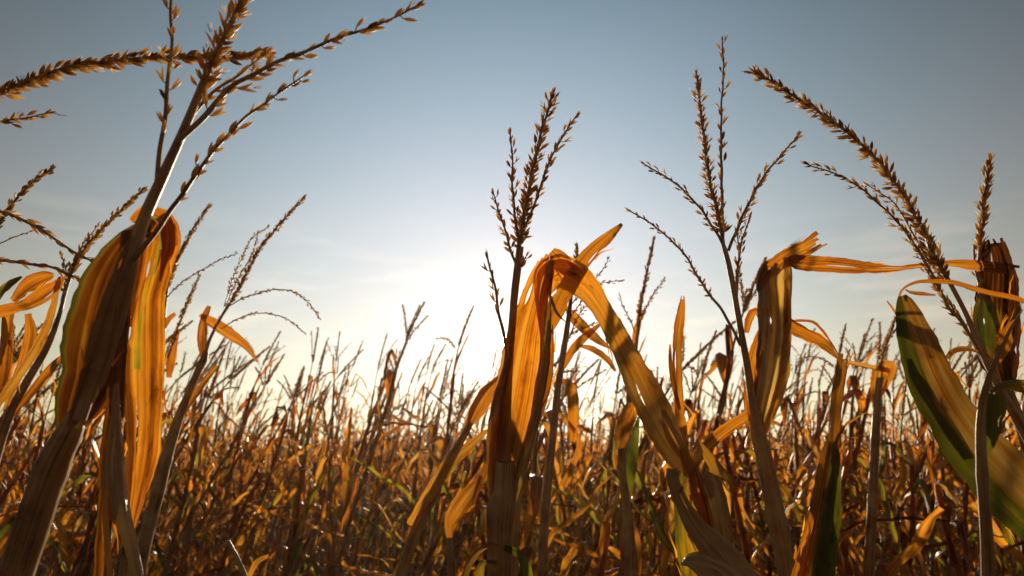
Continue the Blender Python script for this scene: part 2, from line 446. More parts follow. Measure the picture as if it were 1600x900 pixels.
# one spikelet: two pointed boat-shaped glumes round a slimmer core, base at 0, tip at +Z, length 1
def spikelet_geo(open_=0.10, fat=0.17, rings=6, sides=7, seed=0, tuft=False):
    rng = random.Random(seed)
    V, F, UV = [], [], []
    def shell(off, tilt, f, ln, z0):
        b = len(V)
        for i in range(rings + 1):
            t = i / rings
            r = f * (math.sin(math.pi * min(1, t * 0.93 + 0.07)) ** 0.75) * (1.15 - 0.45 * t)
            if i == rings: r = 0.004
            for j in range(sides):
                a = 2 * math.pi * j / sides
                x = r * math.cos(a) * 0.72 + off * math.sin(min(1, t * 1.1) * math.pi * 0.55) + tilt * t * t
                y = r * math.sin(a) * (1 + 0.10 * math.cos(3 * a))
                V.append((x, y, z0 + t * ln)); UV.append((j / sides, t))
        for i in range(rings):
            for j in range(sides):
                F.append((b + i * sides + j, b + i * sides + (j + 1) % sides, b + (i + 1) * sides + (j + 1) % sides, b + (i + 1) * sides + j))
    shell(0.055, open_, fat * 0.72, 1.0, 0.0)
    shell(-0.055, -open_ * 0.8, fat * 0.72, 0.93, 0.02)
    if tuft:
        for k in range(5):
            b = len(V); a = rng.uniform(0, 6.28); r = rng.uniform(0.05, 0.16); l = rng.uniform(0.15, 0.42)
            x0, y0 = 0.03 * math.cos(a), 0.03 * math.sin(a)
            x1, y1 = r * math.cos(a), r * math.sin(a)
            V.extend([(x0 - .02, y0, .85), (x0 + .02, y0, .85), (x1 + .015, y1 + .01, .95 + l), (x1 - .015, y1, .95 + l)])
            UV.extend([(0, 0), (1, 0), (1, 1), (0, 1)]); F.append((b, b + 1, b + 2, b + 3))
    return np.array(V), np.array(F), np.array(UV)

SPK = []
for k, (o, f, tf) in enumerate([(0.04, 0.22, False), (0.12, 0.21, False), (0.24, 0.19, False), (0.07, 0.24, False), (0.18, 0.20, True), (0.30, 0.17, True), (0.0, 0.18, False)]):
    v, fc, uv = spikelet_geo(o, f, 6, 7, k, tf)
    mb = MB(); mb.add(v, fc, uv, 0.0); SPK.append(mb.mesh('spikelet', [MAT_HUSK]))
def small_spk():
    V = [(0, 0, 0)]; 
    for z, r in ((0.3, 0.16), (0.68, 0.12)):
        for j in range(4): V.append((r * math.cos(j * 1.571), r * math.sin(j * 1.571), z))
    V.append((0, 0, 1.0))
    T = [(0, 1 + (j + 1) % 4, 1 + j) for j in range(4)] + [(9, 5 + j, 5 + (j + 1) % 4) for j in range(4)]
    T += [x for j in range(4) for x in ((1 + j, 1 + (j + 1) % 4, 5 + (j + 1) % 4), (1 + j, 5 + (j + 1) % 4, 5 + j))]
    return np.array(V), np.array(T)
LOW_V, LOW_F = small_spk()
def tiny_spk():
    V = [(0, 0, 0), (0.15, 0, 0.45), (-0.08, 0.13, 0.45), (-0.08, -0.13, 0.45), (0, 0, 1)]
    return np.array(V), np.array([(0, 2, 1), (0, 3, 2), (0, 1, 3), (4, 1, 2), (4, 2, 3), (4, 3, 1)])
TINY_V, TINY_F = tiny_spk()

def frame(direction, roll, size, loc):
    q = Vector(direction).to_track_quat('Z', 'Y') @ Quaternion((0, 0, 1), roll)
    m = q.to_matrix().to_4x4()
    sz = size if isinstance(size, tuple) else (size, size, size)
    return Matrix.Translation(Vector(loc)) @ m @ Matrix.Diagonal((*sz, 1))

def spikelet_places(curve, s, rng, start, step, length, spread=28, whorl=2, tip_dense=1.0, lenvar=0.18, ped=0.3, lscale=1.10):
    """where spikelets sit along a branch: (base point, direction, roll, length, pedicel base or None)"""
    T = norm(np.gradient(curve, axis=0)); L = s[-1]
    out = []
    x = start * L; az = rng.uniform(0, 6.28)
    while x < L:
        t = x / L
        p = np.array([np.interp(x, s, curve[:, k]) for k in range(3)])
        tt = np.array([np.interp(x, s, T[:, k]) for k in range(3)]); tt /= np.linalg.norm(tt)
        a0 = norm(np.cross(tt, [0.3, 0.9, 0.2])); b0 = np.cross(tt, a0)
        for w_ in range(whorl):
            az += 2.4 + rng.uniform(-0.4, 0.4)
            sp = math.radians(spread * rng.uniform(0.55, 1.6)) * (1 - 0.35 * t)
            o = a0 * math.cos(az) + b0 * math.sin(az)
            d = tt * math.cos(sp) + o * math.sin(sp)
            d[2] -= 0.05
            ln = length * lscale * (1 - 0.22 * t) * (1 + rng.uniform(-lenvar * 1.5, lenvar)); 
            if rng.random() < (0.06 if whorl > 1 else 0.13): continue
            pb = p; q = None
            if rng.random() < ped:
                q = p.copy(); pb = p + (tt * 0.5 + o * 0.75) * length * rng.uniform(0.25, 0.5)
            out.append((pb + o * length * 0.04, d, rng.uniform(0, 6.28), ln, q))
        x += step * 0.72 * rng.uniform(0.7, 1.3)
    out.append((curve[-1], T[-1], 0, length * 0.8, None))
    return out

# ------------------------------------------------------------------ things and parts
def thing(name, label, cat, loc=(0, 0, 0), group=None):
    o = bpy.data.objects.new(name, None); o.empty_display_size = 0.1
    o.location = Vector(loc); o['label'] = label; o['category'] = cat
    if group: o['group'] = group
    COL.objects.link(o)
    return o

def part(name, me, parent, label=None):
    o = bpy.data.objects.new(name, me); COL.objects.link(o)
    if parent is not None: o.parent = parent
    if label: o['label'] = label
    return o

class Hero:
    """a corn plant drawn from points (px, py, ...) of the photograph and a depth in metres, standing on the ground"""
    def __init__(s, label, d, base, seed, group='corn plants standing close to the camera'):
        s.d = d; s.rng = random.Random(seed)
        s.base = np.array([base[0], base[1], 0.0])
        s.t = thing('corn_plant', label, 'corn plant', s.base, group)
    def world(s, pts, dd=0.0):
        return np.array([P(p[0], p[1], s.d + dd + (p[3] if len(p) > 3 else 0)) for p in pts])
    def px(s, w, dd=0.0): return w * (s.d + dd) / F_PX
    def stalk(s, pts, name='stalk', to_ground=True, green=0.0, nodes=(), mat=None, dd=0.0, ribs=0.02, sides=14, ell=1.0):
        """pts rows: px, py, width px [, depth offset]; the first point is the lowest"""
        wpts = s.world(pts, dd); r = np.array([s.px(p[2], dd) / 2 for p in pts])
        rows = np.column_stack([wpts, r])
        if to_ground:
            low = rows[0]; t0 = norm(rows[1, :3] - rows[0, :3])
            sl0 = t0[:2] / max(t0[2], 0.4)
            s.base = np.array([low[0] - sl0[0] * 0.42, low[1] - sl0[1] * 0.42, 0.0]); s.t.location = Vector(s.base); b = s.base
            a1 = low[:3] - np.array([sl0[0], sl0[1], 1.0]) * 0.25
            a2 = a1 * 0.45 + b * 0.55
            a2[2] = a1[2] * 0.5
            rows = np.vstack([[b[0], b[1], -0.02, r[0] * 1.15], [*a2, r[0] * 1.1], [*a1, r[0] * 1.03], rows])
        c, sl_ = resample(catmull(rows, 10), 0.012)
        rad = c[:, 3].copy()
        hz_ = list(nodes)
        if to_ground:                       # swollen nodes every 16 cm below
            for k in range(1, 9):
                hz_.append(-k * 0.17)
        top = sl_[-1]
        for k in range(len(c)):
            for h in hz_:
                dist = sl_[k] - (top + h if h < 0 else h * top)
                rad[k] *= 1 + 0.13 * math.exp(-(dist / 0.008) ** 2)
        mb = MB(); tube(mb, c[:, :3], rad, sides, sl_, ribs, green, 0, s.rng.random())
        return part(name, mb.mesh(name, [mat or MAT_STALK], s.base), s.t)
    def leaf(s, pts, name='leaf', label=None, dd=0.0, seg=0.006, **kw):
        """pts rows: px, py, width px [, depth offset [, roll degrees]]"""
        P5 = [tuple(p) + (0,) * (5 - len(p)) for p in pts]
        wpts = s.world(P5, dd)
        rows = np.column_stack([wpts, [s.px(p[2], dd) for p in P5], [p[4] for p in P5]])
        c, sl_ = resample(catmull(rows, 10), seg)
        pos = c[:, :3]
        T = norm(np.gradient(pos, axis=0)); vd = norm(pos - CAM)
        perp = norm(np.cross(T, vd)); r = np.radians(c[:, 4])[:, None]
        wv = perp * np.cos(r) + vd * np.sin(r)
        kw.setdefault('thick', 0.32); mb = MB()
        ribbon(mb, pos, wv, np.maximum(c[:, 3], 0.0008), s.rng, sl_, **kw)
        return part(name, mb.mesh(name, [MAT_LEAF], s.base), s.t, label)
    def branch(s, pts, name='tassel_branch', r0=4, r1=1.5, start=0.2, step=0.012, length=0.010, spread=28, whorl=2, ped=0.3, single=True, dd=0.0, tone=0):
        rows = s.world(pts, dd)
        c, sl_ = resample(catmull(rows, 8), 0.005 if single else 0.01)
        n = len(c)
        jit = np.column_stack([wob(sl_, s.rng, (60, 140), 0.0009) for _ in range(3)])
        c = c + jit
        rad = np.linspace(s.px(r0, dd) / 2, s.px(r1, dd) / 2, n)
        mb = MB(); tube(mb, c, rad, 7 if single else 5, sl_, 0.03, 0, 0, s.rng.random())
        pl = spikelet_places(c, sl_, s.rng, start, step, length, spread, whorl, ped=ped)
        for (p, d, ro, ln, q) in pl:
            if q is not None: tube(mb, np.array([q, (q + p) / 2 + np.array([0, 0, .0004]), p]), 0.00055, 4, None, 0, 0, 0, 0.3, cap=False)
        if not single:
            for (p, d, ro, ln, q) in pl:
                m = np.array(frame(d, ro, (ln * 1.5, ln * 1.5, ln * 1.15), p))
                mb.add(LOW_V @ m[:3, :3].T + m[:3, 3], LOW_F, np.zeros((len(LOW_V), 2)), s.rng.random(), mat=1)
            return part(name, mb.mesh(name, [MAT_RACHIS, MAT_HUSK], s.base), s.t)
        o = part(name, mb.mesh(name, [MAT_RACHIS], s.base), s.t)
        bv = Vector(s.base)
        for (p, d, ro, ln, q) in pl:
            k = part('spikelet', s.rng.choice(SPK), o)
            k.matrix_local = frame(d, ro, (ln, ln, ln), Vector(p) - bv)
        return o
    def lower_leaves(s, path, n=3, z0=0.35, z1=1.0):
        """dry leaves on the part of the stalk below the frame"""
        for k in range(n):
            z = z0 + (z1 - z0) * k / max(1, n - 1); az = s.rng.uniform(0, 6.28)
            f = min(1, z / path[2])
            org = np.array([s.base[0] + (path[0] - s.base[0]) * f, s.base[1] + (path[1] - s.base[1]) * f, z])
            mb = MB(); droop_leaf(mb, org, az, s.rng, 0.55, 0.05, 8, 0.02)
            part('leaf', mb.mesh('leaf', [MAT_LEAF], s.base), s.t)

def droop_leaf(mb, org, az, rng, length, width, across=4, seg=0.05, up=None, tone=None, green=None, mat=0):
    """a dry field leaf: rises a little from the stalk, bends or breaks, hangs and twists"""
    out = np.array([math.cos(az), math.sin(az), 0.0]); side = np.array([-math.sin(az), math.cos(az), 0.0])
    up = rng.uniform(20, 75) if up is None else up
    a = math.radians(up); end = math.radians(rng.uniform(-95, -45)); brk = rng.uniform(0.08, 0.5)
    n = max(6, int(length / seg)); pos = [np.array(org)]; sharp = rng.uniform(8, 60); lat = rng.uniform(-0.5, 0.5)
    if rng.random() < 0.25: end = a + rng.uniform(-0.5, 0.1)
    for i in range(n):
        t = (i + 0.5) / n
        k = 1 / (1 + math.exp(-(t - brk) * sharp))
        an = a * (1 - k) + end * k + rng.uniform(-0.25, 0.25)
        d = out * math.cos(an) + np.array([0, 0, math.sin(an)]) + side * lat * t
        pos.append(pos[-1] + d / np.linalg.norm(d) * length / n)
    pos = np.array(pos); s = np.linspace(0, length, n + 1); t = s / length
    tw0, tw1 = rng.uniform(-0.5, 0.5), rng.uniform(-2.4, 2.4)
    T = norm(np.gradient(pos, axis=0)); nn = norm(np.cross(T, side))
    tw = (tw0 + tw1 * t)[:, None]
    wv = side * np.cos(tw) + nn * np.sin(tw)
    shape = np.minimum(1, 0.45 + t * 2.5) * np.clip((1 - t) * 2.6, 0.03, 1) ** 0.7
    if rng.random() < 0.35: shape = np.minimum(1, 0.45 + t * 2.5) * np.where(t > 0.9, 0.55, 1)     # torn-off end
    curl = rng.uniform(0.3, 0.9)
    tone = (rng.choice([0.1, 0.25, 0.45, 0.55, 0.6, 0.75, 0.95]) + rng.uniform(-0.1, 0.1)) if tone is None else tone
    green = (rng.choice([0] * 13 + [0.5, 0.65, 0.85])) if green is None else green
    ribbon(mb, pos, wv, width * shape * curl, rng, s, across, rng.uniform(0.15, 0.8), 0.05, 0.14, 0.12, tone=tone, green=green, mat=mat)

def field_plant(rng, height, leaves, tassel=True, lod=0):
    """returns {'stalk': MB, 'leaf': [MB...], 'tassel': MB} of one plant standing at the origin, all with the same 4 material slots"""
    seg = (0.035, 0.06, 0.11)[lod]; sides = (8, 6, 4)[lod]
    lean = np.array([rng.uniform(0.02, 0.30), rng.uniform(-0.08, 0.08)])
    hs = height * rng.uniform(0.82, 0.87) if tassel else height
    zs = np.linspace(0, 1, 14)
    kink = rng.uniform(-0.02, 0.02)
    path = np.column_stack([lean[0] * zs ** 1.6 * hs + kink * np.sin(zs * 9), lean[1] * zs ** 1.6 * hs, zs * hs])
    rad = np.interp(zs, [0, 0.6, 1], [0.012, 0.0085, 0.0042 if tassel else 0.0018])
    st = MB(); c, s = resample(np.column_stack([path, rad]), 0.10 if lod else 0.05)
    tube(st, c[:, :3], c[:, 3] * (1 + 0.12 * (np.arange(len(c)) % 4 == 0)), sides, s, 0, rng.choice([0, 0, 0.45]), 1, rng.random())
    lv = []
    az = rng.uniform(0, 6.28)
    for k in range(leaves):
        t = 0.26 + 0.74 * (k + rng.uniform(-0.2, 0.2)) / max(1, leaves - 1)
        org = np.array([np.interp(t * hs, path[:, 2], path[:, i]) for i in range(3)])
        az += math.pi + rng.uniform(-0.5, 0.5)
        top = t > 0.85; t = min(t, 1.0)
        ln = (rng.uniform(0.15, 0.34) if top else rng.uniform(0.28, 0.6))
        mb = MB()
        droop_leaf(mb, org, az, rng, ln, rng.uniform(0.022, 0.048), (4, 3, 2)[lod], seg, up=rng.uniform(35, 88) if top else None, mat=0)
        # sheath hugging the stalk
        if lod < 2:
            i0 = max(0, t - 0.07)
            pp = np.array([[np.interp(x * hs, path[:, 2], path[:, i]) for i in range(3)] for x in np.linspace(i0, t, 4)])
            tube(mb, pp, np.array([0.008, 0.009, 0.010, 0.006]), 6, None, 0, 0, 0, rng.random(), cap=False)
        lv.append(mb)
    ta = None
    if tassel:
        ta = MB()
        top = path[-1]; dirn = norm(np.array([lean[0] * 1.8 + rng.uniform(-0.1, 0.16), lean[1] * 1.5, 1.0]))
        H = height - hs
        bend = np.array([rng.uniform(-0.05, 0.30), rng.uniform(-0.08, 0.08), 0])
        main = np.array([top + dirn * H * 1.05 * t + bend * t * t * H for t in np.linspace(0, 1, 6)])
        SV, SF = ((LOW_V, LOW_F), (LOW_V, LOW_F), (TINY_V, TINY_F))[lod]
        def br(pts, start, step, r0, whorl):
            c, s = resample(catmull(pts, 6), 0.03)
            tube(ta, c, np.linspace(r0, 0.0010, len(c)), 4, s, 0, 0, 2, 0.2, cap=False)
            for (p, d, ro, ln, q) in spikelet_places(c, s, rng, start, step, (0.0125, 0.0140, 0.016)[lod], 28, whorl, ped=0.2):
                fw = (1.6, 1.8, 1.9)[lod]; m = np.array(frame(d, ro, (ln * fw, ln * fw, ln * 1.15), p))
                ta.add(SV @ m[:3, :3].T + m[:3, 3], SF, np.zeros((len(SV), 2)), rng.random(), mat=3)
        br(main, 0.36, (0.006, 0.008, 0.014)[lod], 0.0042, 3)
        for k in range(rng.choice([1, 2, 2, 3, 4])):
            a = rng.uniform(0, 6.28); t0 = rng.uniform(0.28, 0.5); ln = H * rng.uniform(0.45, 0.7); ou = math.radians(rng.uniform(8, 32)); dr = rng.choice([0, 0.1, 0.5])
            o0 = top + dirn * H * t0
            od = np.array([math.cos(a), math.sin(a), 0])
            pts = [o0 + (dirn * math.cos(ou) * t + od * math.sin(ou) * t * (1 + 0.3 * t) - np.array([0, 0, dr * t * t])) * ln for t in np.linspace(0, 1, 5)]
            br(np.array(pts), 0.15, (0.008, 0.010, 0.020)[lod], 0.0014, 1 if lod else 2)
    return dict(stalk=st, leaf=lv, tassel=ta, height=height)
FMATS = [MAT_LEAF, MAT_STALK, MAT_RACHIS, MAT_HUSK]

# ------------------------------------------------------------------ the setting
def grid_mesh(name, xs, ys, zf, mat):
    X, Y = np.meshgrid(xs, ys); Z = zf(X, Y)
    v = np.stack([X, Y, Z], -1).reshape(-1, 3); n, m = X.shape
    idx = np.arange(n * m).reshape(n, m)
    F = np.stack([idx[:-1, :-1], idx[:-1, 1:], idx[1:, 1:], idx[1:, :-1]], -1).reshape(-1, 4)
    mb = MB(); mb.add(v, F, v[:, :2]); return mb.mesh(name, [mat])
ax_ = np.concatenate([-np.geomspace(3000, 12, 16), np.linspace(-10, 10, 61), np.geomspace(12, 3000, 16)])
o = part('ground', grid_mesh('ground', ax_, ax_, lambda X, Y: 0.03 * np.sin(Y * 8.4) * np.exp(-(X ** 2 + Y ** 2) / 900) + 0.012 * np.sin(X * 3.1 + Y * 1.7) * np.exp(-(X ** 2 + Y ** 2) / 900), MAT_SOIL), None)
o['kind'] = 'structure'

# ------------------------------------------------------------------ plants close to the camera
def ground_under(px, py, d, dx=0.0, dy=0.0):
    p = P(px, py, d); return (p[0] + dx, p[1] + dy)
left_green = lambda U, S: np.clip(1.5 - U * 5, 0, 1) * np.clip(1.2 - S * 0.3, 0, 1)

# --- tall plant at the left edge: thick stalk, folded orange leaf, tassel running out at the top
A = Hero('tall corn plant at left, thick dark stalk, folded orange leaf, tassel cut by the top', 0.62, ground_under(25, 900, 0.62, -0.05, 0.02), 11)
A.stalk([(22, 905, 50), (47, 830, 51), (72, 755, 48), (92, 705, 44), (110, 672, 38), (120, 645, 24)], nodes=(0.965,))
A.lower_leaves(P(22, 905, .62), 3)
A.stalk([(124, 655, 20), (150, 575, 22), (172, 500, 23), (192, 440, 23), (208, 395, 21), (221, 352, 19), (233, 322, 18), (244, 298, 17), (256, 272, 16), (267, 247, 15), (281, 217, 14), (299, 175, 13), (319, 125, 11), (330, 100, 10), (342, 75, 9), (354, 50, 8), (372, 12, 7), (390, -25, 5), (408, -60, 4)], 'peduncle', False, mat=MAT_RACHIS, dd=-0.015)
A.leaf([(104, 676, 30, 0, 0), (118, 640, 58, 0, 10), (132, 600, 76, 0, 10), (141, 550, 82, 0, 10), (151, 500, 80, 0, 5), (163, 450, 70, 0, 0), (179, 410, 52, 0, 0), (197, 380, 38, 0, 10), (220, 358, 28, 0.01, 25), (243, 344, 22, 0.02, 40)], 'leaf_sheath',
       across=14, crumple=.012, fold=0.10, pleat=0.05, wave=0.06, tone=lambda U, S: 0.22 + 0.22 * np.sin(U * 9), thick=lambda U, S: np.clip(1.2 - S * .45, 0, 1), green=lambda U, S: np.clip((U - .84) * 6, 0, 0.95), dd=0.006, label='broad brown sheath with a green edge')
A.leaf([(114, 668, 18, -.004), (134, 620, 30, -.004), (152, 570, 38, -.006), (168, 515, 40, -.01), (186, 455, 36, -.012), (202, 400, 24, -.01), (216, 362, 14, -.008)], 'leaf_sheath', across=8, fold=-0.3, pleat=0.04, tone=0.9, thick=0.9, dd=-0.010)
A.leaf([(112, 668, 12), (148, 640, 20), (172, 590, 26), (188, 520, 24), (196, 460, 16)], 'leaf_sheath', across=8, fold=0.2, pleat=0.08, tone=0.25, thick=.5, dd=0.012)
A.leaf([(214, 352, 40, 0.0, 40), (236, 344, 62, 0.01, 20), (246, 372, 66, 0.02, 5), (238, 420, 56, 0.02, 0), (227, 470, 54, 0.02, -10), (224, 530, 64, 0.02, 0), (224, 590, 64, 0.02, 10), (225, 650, 52, 0.02, 5), (222, 710, 48, 0.02, -10), (215, 760, 34, 0.02, 0), (208, 800, 22, 0.02, 10), (203, 842, 5, 0.02, 0)], 'leaf',
       across=14, fold=0.12, pleat=0.045, wave=0.07, thick=lambda U, S: .15 + .7 * (U < .22), tone=lambda U, S: 0.46 + 0.12 * np.sin(U * 11 + 2) - .22 * (U < .22) - .12 * np.sin(S * 9), green=lambda U, S: 0.55 * np.exp(-((U - .62 + S * .5) / .12) ** 2) * (S < .5), slits=((0.17, 0.23, 5, 6), (0.60, 0.80, 4, 5)), dd=0.01, label='long orange blade hanging down')
A.leaf([(250, 338, 14, 0, 0), (262, 350, 26, 0, 10), (264, 380, 22, 0, 20), (256, 410, 10, 0, 20), (250, 440, 3)], 'leaf', across=8, fold=0.2, pleat=0.05, tone=0.3, dd=0.025, label='rust red folded tip')
A.leaf([(204, 425, 16, .01, 30), (196, 480, 20, .01, 45), (190, 550, 24, .01, 50), (184, 620, 26, .01, 40), (176, 690, 30, .01, 35), (170, 760, 26, .01, 30), (166, 830, 24, .01, 40), (162, 920, 26, .01, 30)], 'leaf', across=10, fold=0.35, pleat=0.10, tone=0.35, thick=.9, dd=-0.004, label='dark curled strip')
A.leaf([(182, 600, 6, 0, 20), (184, 670, 22, 0, 30), (186, 740, 30, 0, 30), (192, 800, 26, 0, 20), (206, 850, 20, 0, 10), (220, 920, 16, 0, 20)], 'leaf', across=8, fold=0.4, pleat=0.06, tone=1.2, thick=.8, dd=-0.008, label='pale curled strip')
A.leaf([(172, 650, 4, 0, 60), (164, 720, 12, 0, 60), (166, 800, 12, 0, 55), (174, 905, 14, 0, 50)], 'leaf', across=6, fold=0.4, tone=1.05, dd=-0.004)
A.branch([(299, 175), (319, 125), (341, 76), (355, 48), (374, 8), (396, -30), (415, -70), (430, -110)], 'tassel_spike', 7, 4, 0.12, 0.0050, 0.0140, 36, 2, 0.3, dd=-0.015)
A.branch([(244, 302), (247, 262), (252, 215), (261, 155), (265, 110), (268, 60), (266, 20), (268, -30)], r0=9, r1=4, start=0.28, step=0.0085, length=0.0130, spread=30, whorl=1, ped=0.6, dd=-0.014)
A.branch([(278, 222), (308, 193), (338, 160), (370, 130), (410, 108), (452, 90), (492, 74), (530, 60), (575, 43), (615, 28), (650, 10)], r0=10, r1=3, start=0.14, step=0.0072, length=0.0135, spread=30, whorl=1, ped=0.5, dd=-0.018)
A.branch([(207, 408), (232, 376), (262, 335), (285, 302), (308, 270), (330, 240), (355, 213), (388, 180), (425, 152), (474, 120)], r0=9, r1=3, start=0.30, step=0.0078, length=0.0135, spread=26, whorl=1, ped=0.5, dd=-0.022)
A.branch([(292, 192), (309, 168), (330, 148), (352, 131), (376, 114), (398, 98), (416, 84)], r0=7, r1=3, start=0.25, step=0.0075, length=0.0115, spread=30, whorl=1, ped=0.5, dd=-0.010)

# --- plant outside the frame on the left whose thick tassel reaches in
B = Hero('corn plant outside the left edge whose thick drooping tassel reaches in near the top', 0.74, ground_under(-300, 800, 0.74, -0.05, 0.02), 12)
B.stalk([(-290, 905, 34), (-275, 760, 30), (-255, 600, 24), (-230, 440, 16), (-200, 320, 12), (-160, 240, 10), (-110, 195, 9), (-60, 168, 8)], mat=MAT_RACHIS)
B.lower_leaves(P(-290, 905, .74), 3)
B.branch([(-110, 195), (-50, 165), (10, 140), (60, 121), (120, 103), (180, 95), (240, 90), (300, 90), (360, 88), (418, 84)], 'tassel_spike', 9, 3, 0.0, 0.0040, 0.0140, 30, 2, 0.2)
B.branch([(-120, 215), (-70, 203), (-20, 195), (20, 187), (50, 182), (76, 177)], r0=6, r1=2, start=0.1, step=0.0055, length=0.0125, spread=26, whorl=1, ped=0.4)
B.stalk([(70, 178, 1.6), (80, 175, 1.4), (90, 179, 1.2), (104, 181, .8)], 'silk', False, mat=MAT_RACHIS)

# --- two thin nodding branches at the left edge
C = Hero('corn plant at the left edge, two thin nodding tassel branches above an orange leaf', 0.86, ground_under(-240, 880, 0.86, 0, 0.02), 13)
C.stalk([(-240, 905, 30), (-215, 700, 24), (-190, 500, 14), (-170, 420, 10), (-120, 370, 8)])
C.lower_leaves(P(-240, 905, .86), 3)
C.branch([(-150, 400), (-100, 345), (-40, 326), (0, 330), (40, 345), (78, 368), (108, 390), (143, 406)], r0=7, r1=3, start=0.05, step=0.0085, length=0.0150, spread=13, whorl=1, ped=0.1)
C.branch([(-150, 408), (-60, 400), (0, 406), (40, 411), (80, 418), (105, 428), (128, 439)], r0=7, r1=3, start=0.05, step=0.0085, length=0.0150, spread=13, whorl=1, ped=0.1)
C.leaf([(-60, 500, 14, 0, 30), (0, 486, 22, 0, 20), (35, 478, 20, 0, 10), (65, 462, 24, 0, 0), (88, 446, 16, 0, 10), (98, 432, 5)], across=10, fold=0.3, pleat=0.05, tone=0.5, label='orange blade pointing right')
C.leaf([(20, 470, 10, .02), (45, 445, 24, .02), (68, 434, 20, .02), (84, 430, 6, .02)], across=6, fold=0.3, tone=0.4)
C.leaf([(-30, 500, 10), (0, 458, 12), (18, 442, 10), (34, 432, 3)], across=6, fold=0.3, tone=0.6, green=0.8)
C.leaf([(-30, 650, 14, 0, 40), (0, 622, 16, 0, 50), (30, 580, 16, 0, 50), (58, 535, 16, 0, 40), (80, 485, 12, 0, 50), (92, 432, 8, 0, 50)], across=8, fold=0.5, pleat=0.15, tone=0.95, slits=((.2, .9, 3, 4),), label='bleached shredded leaf')
C.leaf([(14, 480, 16, .05), (12, 520, 18, .05), (8, 570, 18, .05), (2, 610, 10, .05)], across=8, fold=0.2, tone=0.35)
C.leaf([(44, 490, 10, .1), (48, 520, 18, .1), (40, 560, 20, .1), (22, 600, 12, .1), (8, 640, 6, .1)], across=8, fold=0.3, tone=0.5)

# --- centre plant in front of the sun
Fp = Hero('centre corn plant in front of the sun, upright tassel and leaf arching down right', 0.90, ground_under(781, 900, 0.9, 0.0, 0.03), 14)
Fp.stalk([(781, 910, 40), (781, 860, 39), (782, 815, 40), (784, 790, 42), (788, 770, 38), (790, 720, 30)], nodes=(0.955,))
Fp.lower_leaves(P(781, 900, .9), 3)
Fp.stalk([(788, 730, 22), (790, 640, 18), (794, 570, 15), (800, 510, 12), (804, 460, 12), (809, 418, 12), (813, 385, 11)], 'peduncle', False, mat=MAT_RACHIS, dd=0.012)
Fp.leaf([(785, 790, 40, 0, 0), (786, 765, 44, 0, 0), (790, 720, 56, 0, 5), (797, 670, 64, 0, 5), (806, 615, 66, 0, 0), (815, 560, 62, 0, 0), (824, 510, 54, 0, 0), (836, 465, 44, 0, 0), (847, 430, 36, 0, 5), (858, 398, 24, 0, 10)], 'leaf_sheath',
        across=16, fold=0.14, pleat=0.06, wave=0.04, tone=lambda U, S: 0.50 + 0.14 * np.sin(U * 13 + 1) + .9 * np.clip(.4 - S, 0, 1), thick=lambda U, S: np.clip(1.0 - S * 2.2, 0.08, .75), slits=((0.80, 0.88, 11, 13),), label='glowing orange front sheath')
Fp.leaf([(800, 786, 14, 0, 20), (812, 740, 24, 0, 30), (828, 680, 26, 0, 35), (842, 620, 24, 0, 30), (850, 560, 22, 0, 20), (853, 500, 20, 0, 25), (855, 450, 18, 0, 20), (860, 400, 10)], 'leaf_sheath', across=8, fold=0.35, pleat=0.08, tone=1.05, thick=.7, dd=-0.006, label='grey brown rolled edge')
Fp.leaf([(770, 786, 10), (768, 740, 16), (770, 690, 20), (778, 640, 24), (788, 595, 18), (798, 545, 8)], 'leaf_sheath', across=8, fold=0.3, pleat=0.1, tone=0.75, thick=.8, dd=0.004)
Fp.leaf([(826, 690, 6), (840, 640, 22), (850, 590, 26), (857, 545, 18), (859, 500, 8)], 'leaf_sheath', across=8, fold=0.3, pleat=0.06, tone=0.3, dd=0.008)
Fp.leaf([(846, 530, 3, 0, 20), (844, 500, 9, 0, 20), (846, 462, 24, 0, 10), (856, 432, 48, .005, 5), (874, 424, 54, .01, 0), (898, 434, 50, .01, 0), (920, 452, 40, .01, 5), (940, 480, 32, .01, 10), (960, 514, 34, .01, 10), (982, 558, 40, .01, 5), (1004, 604, 50, .01, 0), (1024, 646, 54, .01, -5), (1046, 688, 44, .01, 10), (1066, 722, 30, .01, 30), (1082, 750, 22, .01, 40)], 'leaf',
        across=14, fold=0.14, pleat=0.05, wave=0.07, tone=lambda U, S: 0.58 + 0.34 * S + 0.08 * np.sin(U * 9), thick=lambda U, S: np.clip(S * 1.8 - .5, 0, .85), dd=-0.012, slits=((.66, .74, 4, 5), (.78, .9, 8, 9)), label='long arched blade falling to the right')
Fp.leaf([(862, 392, 12), (872, 402, 26), (886, 420, 26), (900, 436, 12)], 'leaf', across=8, fold=0.2, pleat=0.1, tone=0.62, dd=0.002)
Fp.leaf([(858, 520, 8, 0, 20), (866, 492, 24, 0, 10), (880, 460, 28, 0, 0), (900, 425, 26, 0, 0), (922, 396, 22, 0, 0), (948, 372, 18, 0, 5), (972, 350, 5)], 'leaf', across=8, fold=0.25, pleat=0.05, tone=0.55, dd=0.02, label='straight spear pointing up to the right')
Fp.leaf([(861, 462, 3), (864, 476, 6), (872, 492, 5), (884, 503, 1)], 'leaf', across=4, tone=0.5, green=0.6, dd=-0.01)
Fp.leaf([(1036, 640, 6), (1046, 672, 18), (1062, 700, 22), (1080, 730, 10)], 'leaf', across=6, fold=0.3, tone=0.85, dd=-0.014)
Fp.branch([(809, 420), (813, 370), (822, 320), (832, 270), (842, 222), (852, 185), (863, 148)], 'tassel_spike', 8, 3, 0.12, 0.0042, 0.0128, 44, 2, 0.5)
